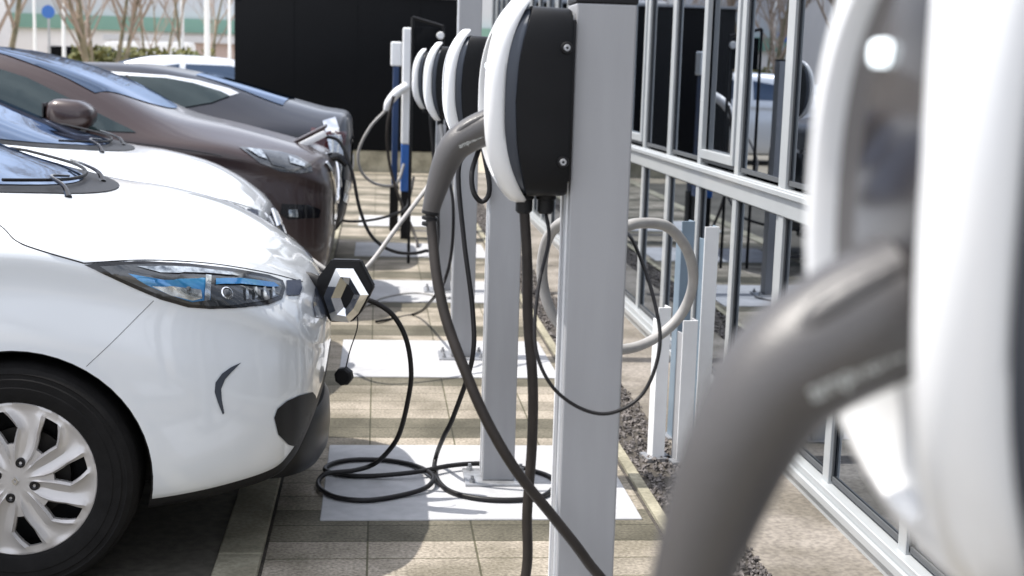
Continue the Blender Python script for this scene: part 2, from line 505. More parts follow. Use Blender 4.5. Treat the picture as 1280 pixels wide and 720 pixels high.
def make_charger(label):
    # local: x=0 at world X .20 side of shell; +x to the post
    t = thing('wall_charger', label, 'EV charger', (0, 0, 0), 0, 'round fronted chargers mounted on the posts')
    A, B, n = .092, .197, 88
    a_, b_, zc_ = .068, .138, -.018
    def front(z): return .197+.058*(abs(z)/B)**2.7
    # (half width, half height, offset behind the front curve)
    spec = [(.075, .185, .036, 0), (.086, .193, .036, 0), (A, B, .029, 0), (A, B, .014, 0), (.0895, .195, .007, 0), (.0865, .190, .003, -.002), (.082, .176, .0, -.008), (.076, .155, -.0015, -.014), (.0715, .143, -.0005, zc_), (.0695, .140, .004, zc_), (a_, b_, .022, zc_)]
    bm = bmesh.new(); rg = []
    for hw, hh, off, zo in spec:
        r_ = []
        for k in range(n):
            a, b = superel(2*math.pi*k/n)
            z = hh*b+zo
            r_.append(bm.verts.new((front(z)+off, hw*a, CHZ+z)))
        rg.append(r_)
    for p, q in zip(rg, rg[1:]):
        for k in range(n): bm.faces.new((p[k], p[(k+1) % n], q[(k+1) % n], q[k]))
    finish('front_shell', bm, shell_white, t, 50)
    # recessed front: smoked panel above, white tray below the socket
    for name, m_, zlo, zhi in (('front_panel', shell_grey, -.055, 1), ('lower_tray', shell_white, -1, -.055)):
        bm = bmesh.new(); nu, nv = 16, 40
        grid = []
        for j in range(nv+1):
            b0 = max(zc_-b_*.995, zlo); b1 = min(zc_+b_*.995, zhi)
            z = b0+(b1-b0)*j/nv
            hw = a_*max(0, 1-(abs(z-zc_)/b_)**2.25)**(1/2.25)
            row = []
            for i in range(nu+1):
                y = -hw+2*hw*i/nu
                c_ = 1-(2*i/nu-1)**2
                d = .012-.003*c_
                if name == 'lower_tray': d += .016*math.sin(min(1, (-.055-z)/.1)*math.pi)*c_
                row.append(bm.verts.new((front(z)+d, y, CHZ+z)))
            grid.append(row)
        for j in range(nv):
            for i in range(nu): bm.faces.new((grid[j][i], grid[j][i+1], grid[j+1][i+1], grid[j+1][i]))
        bmesh.ops.remove_doubles(bm, verts=bm.verts, dist=1e-5)
        finish(name, bm, m_, t, 50)
    bm = bmesh.new(); bx(bm, front(.064)+.003, front(.064)+.011, .006, .021, CHZ+.056, CHZ+.068, .003)
    finish('status_light', bm, mat('white status light', (.8, .85, .9), .3, emit=(.85, .95, 1, 1.6)), t)
    # socket collar
    bm = bmesh.new(); lathe(bm, [(.036, .262), (.040, .262), (.040, .222), (.034, .216), (.031, .222)], 'x', 32, (0, 0, CHZ-.045))
    finish('socket_collar', bm, black_plastic, t)
    # trim between shell and body
    def prism(name, m_, prof, e=3.2, a=.086, b=.178):
        bm = bmesh.new(); rg = []
        for x, s in prof:
            rg.append([bm.verts.new((x+(0 if x > .27 else .03*(abs(superel(2*math.pi*k/64, e)[1])**2)), a*s*superel(2*math.pi*k/64, e)[0], CHZ-.004+b*s*superel(2*math.pi*k/64, e)[1])) for k in range(64)])
        for p, q in zip(rg, rg[1:]):
            for k in range(64): bm.faces.new((p[k], p[(k+1) % 64], q[(k+1) % 64], q[k]))
        bm.faces.new(rg[-1]); bm.faces.new(rg[0][::-1])
        return finish(name, bm, m_, t, 40)
    prism('trim_ring', chamfer_grey, [(.226, .85), (.226, .95), (.240, .97), (.252, .99), (.256, .97)], 2.8)
    body = prism('body', charger_black, [(.252, .95), (.254, 1.0), (.283, 1.003), (.352, .99), (.357, .975)], 5)
    bm = bmesh.new(); bx(bm, .3572, .3642, -.07, .07, CHZ-.15, CHZ+.15, .002)
    finish('wall_bracket', bm, black_plastic, t)
    for z in (.098, -.112):
        bm = bmesh.new()
        lathe(bm, [(.0, -.090), (.010, -.090), (.0115, -.087), (.0115, -.078)], 'y', 20, (.345, 0, CHZ+z))
        s = finish('screw_boss', bm, black_plastic, t)
        bm = bmesh.new()
        lathe(bm, [(.0025, -.0935), (.0055, -.0935), (.0065, -.0915), (.0065, -.088)], 'y', 14, (.345, 0, CHZ+z))
        finish('screw', bm, steel, s)
    for x in (.284, .326):
        bm = bmesh.new()
        lathe(bm, [(.0, 1.195), (.012, 1.195), (.0165, 1.20), (.0165, 1.222), (.020, 1.224), (.020, 1.243), (.0, 1.243)], 'z', 14, (x, 0, 0))
        finish('cable_gland', bm, black_plastic, t, 30)
    return t
ch = make_charger('sharp black and white charger on the large middle post')
ch.location = (0, 2.61, 0)
dup(ch, (.030, .62, 0), 'very large blurred white charger at the right edge of the photo')
dup(ch, (.028, 4.76, 0), 'second charger along the row, half hidden behind the sharp one')
dup(ch, (.03, 6.91, 0), 'third charger along the row, only its white front edge in view')
dup(ch, (.025, 9.06, 0), 'fourth and smallest round fronted charger next to the blue white column')

# --- plug handle + cable holstered in a charger
def text_mesh(body, size, ext, m, parent, mw, name='lettering'):
    cu = bpy.data.curves.new('t', 'FONT'); cu.body = body; cu.size = size; cu.extrude = ext
    cu.align_x = 'CENTER'; cu.align_y = 'CENTER'
    tmp = bpy.data.objects.new('t', cu); C.objects.link(tmp)
    dg = bpy.context.evaluated_depsgraph_get()
    me = bpy.data.meshes.new_from_object(tmp.evaluated_get(dg), depsgraph=dg)
    bpy.data.objects.remove(tmp)
    me.materials.clear(); me.materials.append(m)
    me.transform(mw)
    return new_obj(name, me, parent)

def make_holstered():
    t = thing('charging_cable', '', 'charging cable', (0, 0, 0), 0, 'cables plugged into the charger fronts')
    hp = [(.245, 0, 1.370), (.212, 0, 1.360), (.178, 0, 1.344), (.150, 0, 1.323), (.132, -.001, 1.292), (.119, -.002, 1.255), (.108, -.003, 1.215), (.103, -.003, 1.190)]
    hr = [.034, .034, .0325, .030, .0265, .0225, .0185, .0165]
    bm = bmesh.new(); tube(bm, hp, hr, 28, 8)
    bmesh.ops.recalc_face_normals(bm, faces=bm.faces)
    h = finish('plug_handle', bm, handle_grey, t, 60)
    # grip ridge along the top of the handle
    bm = bmesh.new()
    tube(bm, [(.225, -.018, 1.388), (.190, -.019, 1.374), (.160, -.019, 1.356), (.142, -.018, 1.334)], [.004, .0075, .0075, .002], 10, 8)
    finish('grip_ridge', bm, handle_grey, h, 60)
    for k in range(3):
        bm = bmesh.new()
        c = Vector((.1035-.001*k, -.003, 1.193-.0115*k))
        tube(bm, [c+Vector((.0006, 0, .0036)), c-Vector((.0006, 0, .0036))], [.0172-.0012*k]*2, 20, raw=True)
        bmesh.ops.bevel(bm, geom=[e for e in bm.edges if len(e.link_faces) == 2 and any(len(f.verts) > 4 for f in e.link_faces)], offset=.001, segments=1, affect='EDGES')
        finish('strain_relief_rib', bm, black_plastic, h)
    text_mesh('amphenol', .0128, .0006, text_grey, h, Matrix.Translation((.176, -.0305, 1.3335))@Matrix.Rotation(R(-27), 4, 'Y')@Matrix.Rotation(R(90), 4, 'X'))
    o = -2.61
    P = [(.103, -.003, 1.195)]
    for px, py, Y in ((541, 300, 2.59), (546, 345, 2.56), (558, 400, 2.53), (580, 460, 2.50), (608, 525, 2.48), (645, 588, 2.47), (693, 648, 2.47), (733, 700, 2.47), (765, 755, 2.47)):
        v = at(px, py, Y); P.append((v.x, v.y+o, v.z))
    P += [(.47, -.14, .25), (.47, -.13, .06), (.36, -.12, .022), (.27, -.08, .08), (.262, -.04, .30)]
    for px, py, Y in ((657, 720, 2.58), (659, 640, 2.585), (665, 555, 2.59), (666, 480, 2.59), (660, 400, 2.60), (659, 330, 2.605)):
        v = at(px, py, Y); P.append((v.x, v.y+o, v.z))
    P.append((.284, 0, 1.21))
    bm = bmesh.new(); tube(bm, P, .0103, 14, 8)
    finish('cable', bm, cable_brown, t, 60)
    return t
hc = make_holstered()
hc['label'] = 'sharp grey plug and dark cable crossing in front of the large middle post'
hc.location = (0, 2.61, 0)
dup(hc, (.041, .61, 0), 'huge blurred grey plug and cable in the right foreground')

def cable(name, label, P, r, m, group=None, cat='cable'):
    bm = bmesh.new(); tube(bm, P, r, 10, 8)
    o = finish(name, bm, m, None, 60)
    return tag(o, label, cat, group)
def px3(L_): return [at(a, b, c) for a, b, c in L_]
cable('thin_wire', 'thin black wire looping down in front of the large middle post',
      [(.326, 2.61, 1.20)]+px3([(686, 300, 2.58), (673, 360, 2.53), (669, 430, 2.49), (688, 480, 2.47), (725, 510, 2.47), (765, 516, 2.47), (805, 490, 2.48), (825, 430, 2.50), (815, 365, 2.55), (793, 305, 2.62), (778, 285, 2.69)]), .0036, cable_black)

# cable of the second charger, coiled on the pad and plugged into the first white car
t = thing('coiled_charging_cable', 'black cable coiled on the concrete pad and plugged into the nearest white car', 'charging cable', (0, 4.6, 0))
G = [(750, 0), (700, 100), (664, 190), (652, 262), (672, 325), (740, 380), (880, 413), (1050, 420), (1190, 402), (1252, 350), (1236, 308), (1150, 275), (1020, 246), (860, 238), (720, 250), (560, 280), (330, 300), (180, 292), (105, 268), (150, 235), (260, 218), (420, 222), (560, 250), (645, 300), (615, 355), (500, 393), (330, 420), (180, 410), (92, 372), (72, 328), (115, 288), (250, 272), (350, 240)]
zz = [None, None, .06]+[.016]*9+[.030, .030, .030, .030, .016, .016, .016, .016, .016, .016, .018, .034, .026, .016, .016, .016, .016, .016, .034, .040, .062]
P = [(.314, 4.76, 1.20)]+px3([(573, 215, 4.72), (580, 300, 4.68), (591, 390, 4.64), (590, 450, 4.62)])
P += [at(567, 520, 4.66)]
for (a, b), z in zip(G[1:], zz[1:]):
    P.append(at(380+a/4, 520+b/4, Z=z) if z is not None else at(380+a/4, 520+b/4, 4.72))
P += px3([(487, 562, 4.64), (500, 540, 4.62), (510, 500, 4.60), (514, 465, 4.58), (508, 425, 4.57), (492, 395, 4.56), (468, 378, 4.55), (440, 371, 4.54), (412, 369, 4.53)])
bm = bmesh.new(); tube(bm, [(p[0], p[1]-4.6, p[2]) for p in P], .0088, 12, 8)
finish('cable', bm, cable_black, t, 60)
bm = bmesh.new(); tube(bm, [(p.x, p.y-4.6, p.z) for p in px3([(440, 371, 4.54), (420, 369, 4.53), (392, 366, 4.53), (372, 364, 4.53)])], [.012, .020, .030, .030], 16, 6)
finish('plug_handle', bm, black_plastic, t, 60)

cable('grey_charging_cable', 'straight pale grey cable slanting from the row down behind the open flap',
      [(.316, 6.9, 1.20)]+px3([(556, 205, 6.85), (536, 232, 6.7), (497, 283, 6.5), (457, 335, 6.35), (425, 345, 6.3), (390, 325, 6.35), (362, 303, 6.5)]), .011, cable_grey)
cable('black_charging_cable', 'black cable hanging from the brown hatchback nose to the row', px3([(405, 170, 8.75), (425, 178, 8.75), (440, 215, 8.7), (450, 262, 8.65), (466, 297, 8.6), (495, 315, 8.6), (530, 314, 8.7), (548, 295, 8.9)])+[(.34, 9.0, 1.20)], .011, cable_black)
cable('hanging_cable', 'black cable loop on the ground below the far chargers', px3([(405, 262, 10.2), (430, 276, 10.4), (470, 274, 10.6), (505, 262, 10.8), (512, 246, 11)])+[(.30, 11.2, .6)], .011, cable_black)
cable('cable_loop', 'slim black loop hanging below the second charger', [(.354, 4.76, 1.20)]+px3([(590, 215, 4.70), (592, 240, 4.68), (603, 252, 4.68), (612, 235, 4.68)])+[(.36, 4.70, 1.22)], .009, cable_black)
cable('slack_cable', 'slack black cable dropping beside the third post', [(.354, 6.91, 1.20)]+px3([(556, 200, 6.8), (566, 250, 6.75), (565, 310, 6.75), (556, 350, 6.75), (540, 375, 6.75)])+[at(520, 392, Z=.02), at(470, 402, Z=.014)], .008, cable_black)
# grey conduit loop behind the large post
cable('conduit_loop', 'thick pale grey conduit loop behind the large middle post', px3([(775, 286, 2.74), (800, 279, 2.78), (835, 284, 2.85), (860, 315, 2.9), (866, 355, 2.95), (850, 395, 2.98), (815, 425, 2.96), (775, 437, 2.9), (725, 428, 2.85), (692, 395, 2.85), (678, 350, 2.85), (682, 305, 2.82), (700, 280, 2.76), (730, 272, 2.69)]), .0118, cable_grey)
cable('ground_wire', 'thin pale wire lying on the paving by the second post', [at(450, 385, Z=.012), at(480, 372, Z=.012), at(520, 366, Z=.012), at(560, 372, Z=.012), at(580, 366, Z=.012)], .006, cable_grey)

# blue white charging columns far down the row
def column(x, y, h, split, wd, label, low=None, lw=.95):
    t = thing('charging_column', label, 'charging column', (x, y, 0), 0, 'slim blue and white charging columns')
    box('upper_panel', shell_white, -wd, wd, -.10, .10, split+.002, h, t, .012)
    box('lower_panel', low or blue_panel, -wd*lw, wd*lw, -.095, .095, .42, split, t, .008)
    box('foot', black_plastic, -wd*.8, wd*.8, -.08, .08, 0, .418, t, .006)
    return t
column(.245, 12.0, 1.83, .83, .040, 'white charging column with a blue lower half, the taller one')
column(.16, 12.6, 1.72, 1.50, .050, 'blue charging column with a white head, left of the taller one', navy_panel, .55)
P = px3([(508, 108, 11.85), (496, 116, 11.8), (486, 128, 11.8), (482, 138, 11.8)])
t = thing('white_plug', 'white plug and thin cable hanging from the far charging column', 'charging cable', (.2, 11.8, 0))
bm = bmesh.new(); tube(bm, [(p.x-.2, p.y-11.8, p.z) for p in P], [.04, .04, .035, .02], 14, 6)
finish('plug_handle', bm, shell_white, t, 60)
bm = bmesh.new(); tube(bm, [(p.x-.2, p.y-11.8, p.z) for p in px3([(482, 138, 11.8), (462, 160, 11.8), (448, 190, 11.8), (452, 215, 11.8), (470, 230, 11.8), (495, 230, 11.8), (505, 205, 11.85)])], .012, 8, 6)
finish('cable', bm, cable_grey, t, 60)
cable('dark_hanging_cable', 'dark cable hanging straight beside the blue column', px3([(492, 120, 11.7), (484, 160, 11.7), (487, 205, 11.7), (500, 250, 11.6), (515, 285, 11.5), (522, 310, 11.3), (510, 330, 11.0), (480, 338, 10.7)]), .013, cable_brown)
t = thing('sign_frame', 'thin dark frame above the far chargers', 'frame', (.33, 10.4, 0))
bm = bmesh.new()
tube(bm, [(-.08, 0, 0), (-.08, 0, 1.86)], .012, 8, raw=True); tube(bm, [(-.08, 0, 1.86), (.15, 0, 1.80)], .012, 8, raw=True); tube(bm, [(.15, 0, 1.80), (.15, 0, 0)], .012, 8, raw=True)
finish('frame_tube', bm, black_plastic, t)
bm = bmesh.new(); bx(bm, -.065, .135, .0, .02, 1.55, 1.79, .004)
finish('sign_panel', bm, wall_black, t)
bm = bmesh.new(); lathe(bm, [(.0, -.03), (.025, -.03), (.03, -.02), (.03, 0.01)], 'y', 16, (.13, 0, 1.73)); finish('lamp_cap', bm, white_steel, t)

# guard posts by the facade
def guard(label, x, y, h, m1, m2, wd=.05, dep=.06):
    t = thing('guard_post', label, 'guard post', (x, y, 0), R(8), 'short steel posts in front of the facade')
    bm = bmesh.new(); bx(bm, -wd/2, wd/2, -dep/2, -dep/2+.006, 0, h, .001, 1)
    finish('front_flange', bm, m1, t)
    bm = bmesh.new(); bx(bm, wd/2-.006, wd/2, -dep/2+.007, dep/2, 0, h, .001, 1); bx(bm, -wd/2, -wd/2+.006, -dep/2+.007, dep/2, 0, h-.05, .001, 1)
    finish('side_flange', bm, m2, t)
    box('foot_plate', steel, -.05, .05, -.05, .05, -.01, .012, t)
    return t
guard('short white guard post standing lowest and nearest in the gravel', 1.095, 5.05, .60, white_steel, white_steel, .05)
guard('grey sided guard post just right of the white one', 1.185, 5.0, .56, white_steel, post_grey, .06)
guard('tall blue grey guard post with a square top', 1.24, 5.35, .90, blue_steel, blue_steel, .055)
guard('tall pale guard post beside the blue grey one', 1.325, 5.3, .885, white_steel, blue_steel, .06)

# ------------------------------------------------------------------ cars
def loft_rows(rows, sub=7, dz=0., dw=0., dtop=0.):
    S = spline(rows, sub)
    out = []
    for r in S:
        x, zt, zb, W, zw, ws, zs, wr, zr = r
        W = max(W-dw, .02); ws = max(ws-dw-dtop*.5, .015); wr = max(wr-dw-dtop*.5, .01)
        zb -= dz; zt -= dtop; zs -= dtop; zr -= dtop; 
        half = [(0, zb), (.5*W, zb), (.88*W, zb+.004), (.985*W, zb+.06*min(1, (zw-zb)/.2)), (W, zw), (ws+(W-ws)*.42, zw+(zs-zw)*.62), (ws, zs), (wr, zr), (.60*wr, zr+.88*(zt-zr)), (0, zt)]
        q = spline([(-half[1][0], half[1][1])]+half+[(-half[-2][0], half[-2][1])], 5)[5:-5]
        out.append((x, q))
    return out

def loft(rows, **k):
    bm = bmesh.new(); S = loft_rows(rows, **k); rg = []
    for x, q in S:
        loop = [(y, z) for y, z in q]+[(-y, z) for y, z in q[-2:0:-1]]
        rg.append([bm.verts.new((x, y, z)) for y, z in loop])
    n = len(rg[0])
    for a, b in zip(rg, rg[1:]):
        for i in range(n): bm.faces.new((a[i], a[(i+1) % n], b[(i+1) % n], b[i]))
    bm.faces.new(rg[0]); bm.faces.new(rg[-1][::-1])
    return bm

def well_cutter(x, r, W, z):
    out = []
    for s in (-1, 1):
        bm = bmesh.new(); lathe(bm, [(r, s*.42*W/.86), (r, s*(W+.3))], 'y', 56, (x, 0, z))
        # keep as closed cylinder
        bm.verts.ensure_lookup_table()
        bm.faces.new([bm.verts[i] for i in range(56)]); bm.faces.new([bm.verts[i] for i in range(56, 112)])
        out.append(finish('cutter', bm, black_plastic, None, 0))
    return out

def patch(bvh, poly, mapf, m, name, parent, off=.003, step=.03, thick=.0, smooth=60):
    """polygon in a 2-D frame laid on the body surface: mapf(u,v) -> origin, direction (car local)"""
    bm = bmesh.new()
    f = bm.faces.new([bm.verts.new((u, v, 0)) for u, v in poly])
    bmesh.ops.triangulate(bm, faces=[f])
    us = [p[0] for p in poly]; vs = [p[1] for p in poly]
    for ax, lo, hi in ((0, min(us), max(us)), (1, min(vs), max(vs))):
        k = int((hi-lo)/step)
        for i in range(1, k+1):
            co_ = [0, 0, 0]; co_[ax] = lo+(hi-lo)*i/(k+1)
            no = [0, 0, 0]; no[ax] = 1
            bmesh.ops.bisect_plane(bm, geom=bm.verts[:]+bm.edges[:]+bm.faces[:], plane_co=co_, plane_no=no)
    bad = []; cu, cv = sum(us)/len(us), sum(vs)/len(vs)
    for v in bm.verts:
        o_, d_ = mapf(v.co.x, v.co.y)
        h = bvh.ray_cast(o_, d_)
        if h[0] is None:      # past the edge of the body: slide back until the ray meets it
            for q in range(1, 40):
                f_ = q/40
                o_, d_ = mapf(v.co.x*(1-f_)+cu*f_, v.co.y*(1-f_)+cv*f_); h = bvh.ray_cast(o_, d_)
                if h[0] is not None: break
        if h[0] is None: bad.append(v); continue
        n_ = h[1] if h[1].dot(d_) < 0 else -h[1]
        v.co = h[0]+n_*off
    if bad: bmesh.ops.delete(bm, geom=bad, context='VERTS')
    return finish(name, bm, m, parent, smooth)

def side_map(s):  # u = x, v = z, from the side s*y
    return lambda u, v: (Vector((u, s*3, v)), Vector((0, -s, 0)))
def top_map(u, v): return Vector((u, v, 4)), Vector((0, 0, -1))
def front_map(u, v): return Vector((3, u, v)), Vector((-1, 0, 0))
def cam_map(loc):
    def f(u, v): return Vector((0, 0, CZ))-Vector(loc), ray(u, v).normalized()
    return f

def line_on(bvh, pts, mapf, r, m, name, parent, sub=6, off=.0):
    Q = []
    for u, v in spline(pts, sub):
        o_, d_ = mapf(u, v); h = bvh.ray_cast(o_, d_)
        if h[0] is not None:
            n_ = h[1] if h[1].dot(d_) < 0 else -h[1]
            Q.append(h[0]+n_*off)
    bm = bmesh.new(); tube(bm, Q, r, 6, raw=True)
    return finish(name, bm, m, parent, 60)

def make_wheel(r, wd, cap=True):
    """children meshes in wheel local coords (y=-wd/2 is the outer face); returns builder"""
    def build(parent, x, y, z, s):
        w_ = bpy.data.objects.new('wheel', None)
        # the tyre itself is the part; rim and hub are its sub-parts
        rr = r*.665
        prof = [(rr-.004, -wd*.38), (rr+.006, -wd*.46), (rr+.03, -wd*.5), (rr+.044, -wd*.503), (rr+.047, -wd*.493), (r-.042, -wd*.496), (r-.038, -wd*.478), (r-.030, -wd*.474), (r-.026, -wd*.482), (r-.012, -wd*.44), (r-.002, -wd*.34), (r, -wd*.2), (r, 0), (r, wd*.2), (r-.002, wd*.34), (r-.012, wd*.44), (r-.035, wd*.5), (rr, wd*.46), (rr-.01, wd*.2), (rr-.01, -wd*.2)]
        bm = bmesh.new(); lathe(bm, prof, 'y', 72, closed=True)
        ty = finish('tyre', bm, rubber, parent, 25); ty.location = (x, y, z)
        if s > 0: ty.rotation_euler = (0, 0, math.pi)
        bpy.data.objects.remove(w_)
        # wheel cover with eight slanted openings: grid lines follow the edges of the openings
        R_ = rr+.003
        qs = [.06, .12, .18, .24, .30, .36, .42, .47, .53, .60, .67, .74, .81, .88, .92, .95, .975, 1.0]
        def lohi(q):
            tab = [(.0, -6, 6), (.36, -3, 3), (.47, -5, 5), (.67, -9, 12), (.88, 3, 14), (1., 6, 12)]
            for (q0, l0, h0), (q1, l1, h1) in zip(tab, tab[1:]):
                if q <= q1:
                    f = (q-q0)/(q1-q0); return R(l0+(l1-l0)*f), R(h0+(h1-h0)*f)
            return R(6), R(12)
        NS, NO = 10, 5      # cells of a spoke, of an opening
        def hgt(q, e):      # e: 0 at the middle of a spoke, 1 at the opening edge
            base = -wd*.40-.014*(1-q*q)
            env = max(0, min(1, (q-.2)/.15))*max(0, min(1, (.97-q)/.1))
            return base-env*(.010*math.exp(-((e-.80)/.16)**2)-.006*math.exp(-(e/.35)**2))-.004*math.exp(-((q-.965)/.02)**2)
        bm = bmesh.new(); rg = []
        for q in qs:
            row = []
            l0, h0 = lohi(q)
            for k in range(8):
                c0 = R(51-90)+k*math.pi/4
                for i in range(NO):
                    row.append((c0+l0+(h0-l0)*i/NO, 1, True))
                s0, s1 = c0+h0, c0+math.pi/4+l0
                for i in range(NS):
                    f = i/NS; row.append((s0+(s1-s0)*f, abs(2*f-1), False))
            rg.append([bm.verts.new((q*R_*math.cos(a), hgt(q, e), q*R_*math.sin(a))) for a, e, _ in row])
        NT = len(rg[0])
        c = bm.verts.new((0, hgt(0, 0), 0))
        for k in range(NT): bm.faces.new((c, rg[0][k], rg[0][(k+1) % NT]))
        for (qa, a), (qb, b) in zip(zip(qs, rg), zip(qs[1:], rg[1:])):
            for k in range(NT):
                if k % (NO+NS) < NO and .465 <= qa and qb <= .885: continue
                bm.faces.new((a[k], a[(k+1) % NT], b[(k+1) % NT], b[k]))
        g = bmesh.ops.extrude_face_region(bm, geom=bm.faces[:])
        for v in g['geom']:
            if isinstance(v, bmesh.types.BMVert): v.co.y += .014
        cov = finish('wheel_cover', bm, rim_silver, ty, 28)
        bm = bmesh.new(); lathe(bm, [(.0, .03), (R_*.98, .03), (R_*.98, -wd*.25)], 'y', 32)
        finish('wheel_barrel', bm, black_plastic, ty, 30)
        bm = bmesh.new(); lathe(bm, [(0, -wd*.1), (R_*.60, -wd*.1), (R_*.60, 0)], 'y', 32)
        finish('brake_disc', bm, dark_metal, ty, 30)
        for k in range(4):
            a = R(74+90*k)
            bm = bmesh.new()
            lathe(bm, [(.004, -wd*.40-.0135), (.007, -wd*.40-.0165), (.0125, -wd*.40-.0165), (.015, -wd*.40-.011), (.015, -wd*.35)], 'y', 18, (.235*R_*math.cos(a), 0, .235*R_*math.sin(a)))
            finish('wheel_bolt', bm, gloss_black, ty, 30)
        # small diamond on the hub
        bm = bmesh.new(); o4 = [(0, .015), (.011, 0), (0, -.015), (-.011, 0)]; i4 = [(0, .007), (.005, 0), (0, -.007), (-.005, 0)]
        vo = [bm.verts.new((a*.8, -wd*.40-.0195, b*.8)) for a, b in o4]; vi = [bm.verts.new((a*.8, -wd*.40-.0195, b*.8)) for a, b in i4]
        for i in range(4): bm.faces.new((vo[i], vo[(i+1) % 4], vi[(i+1) % 4], vi[i]))
        g = bmesh.ops.extrude_face_region(bm, geom=bm.faces[:])
        for v in g['geom']:
            if isinstance(v, bmesh.types.BMVert): v.co.y += .012
        finish('hub_emblem', bm, chrome, ty, 0)
        return ty
    return build

def add_wheels(t, r, wd, xs_, y, z):
    proto = make_wheel(r, wd)(t, xs_[0], -y, z, -1)
    for x in xs_:
        for s in (-1, 1):
            if x == xs_[0] and s == -1: continue
            c = proto.copy(); C.objects.link(c); c.parent = t; c.location = (x, s*y, z)
            if s > 0: c.rotation_euler = (0, 0, math.pi)
            for g in list(proto.children):
                d = g.copy(); C.objects.link(d); d.parent = c

def car_body(t, rows, paint, wells, wr_, W, wz, zdrop=.022):
    body = finish('body', loft(rows), [paint, black_plastic], t, 0)
    bvh = BVHTree.FromObject(body, bpy.context.evaluated_depsgraph_get())
    cut = [c for x in wells for c in well_cutter(x, wr_, W, wz)]
    boolean(body, cut)
    un = finish('underbody', loft(rows, dz=zdrop, dw=.012, dtop=.06), [black_plastic], t, 0)
    cut = [c for x in wells for c in well_cutter(x, wr_-.006, W, wz)]
    boolean(un, cut)
    # wheel housing behind the wheels
    bm = bmesh.new(); bx(bm, rows[-1][0]*.96, -.25, -W*.40, W*.40, .16, .6, .02)
    finish('chassis', bm, black_plastic, t)
    return body, bvh

# ---- first white car
ZR = [
 (0, 0.61, 0.545, 0.1, 0.575, 0.09, 0.588, 0.06, 0.6),
 (-0.008, 0.665, 0.49, 0.3, 0.57, 0.28, 0.61, 0.2, 0.65),
 (-0.03, 0.725, 0.43, 0.46, 0.56, 0.43, 0.645, 0.3, 0.705),
 (-0.065, 0.785, 0.355, 0.58, 0.55, 0.545, 0.69, 0.38, 0.76),
 (-0.095, 0.815, 0.31, 0.63, 0.55, 0.6, 0.72, 0.42, 0.79),
 (-0.14, 0.85, 0.278, 0.685, 0.55, 0.65, 0.755, 0.46, 0.825),
 (-0.25, 0.92, 0.258, 0.757, 0.56, 0.72, 0.83, 0.54, 0.893),
 (-0.4, 0.985, 0.24, 0.815, 0.58, 0.778, 0.895, 0.6, 0.955),
 (-0.6, 1.035, 0.225, 0.848, 0.62, 0.812, 0.945, 0.62, 1.003),
 (-0.8, 1.065, 0.205, 0.86, 0.65, 0.828, 0.975, 0.62, 1.03),
 (-1.1, 1.135, 0.2, 0.865, 0.66, 0.837, 0.98, 0.66, 1.085),
 (-1.5, 1.285, 0.19, 0.865, 0.66, 0.837, 1.01, 0.66, 1.235),
 (-1.9, 1.435, 0.19, 0.865, 0.66, 0.837, 1.02, 0.66, 1.385),
 (-2.4, 1.535, 0.19, 0.865, 0.66, 0.837, 1.03, 0.66, 1.485),
 (-3.0, 1.54, 0.19, 0.865, 0.66, 0.837, 1.05, 0.66, 1.49),
 (-3.5, 1.47, 0.2, 0.855, 0.66, 0.82, 1.07, 0.66, 1.42),
 (-3.85, 1.27, 0.24, 0.82, 0.66, 0.77, 1.02, 0.66, 1.22),
 (-4.02, 1.02, 0.3, 0.76, 0.66, 0.7, 0.92, 0.45, 0.98),
 (-4.075, 0.82, 0.4, 0.62, 0.62, 0.56, 0.74, 0.35, 0.79),
 (-4.085, 0.66, 0.52, 0.3, 0.6, 0.25, 0.62, 0.15, 0.64)]

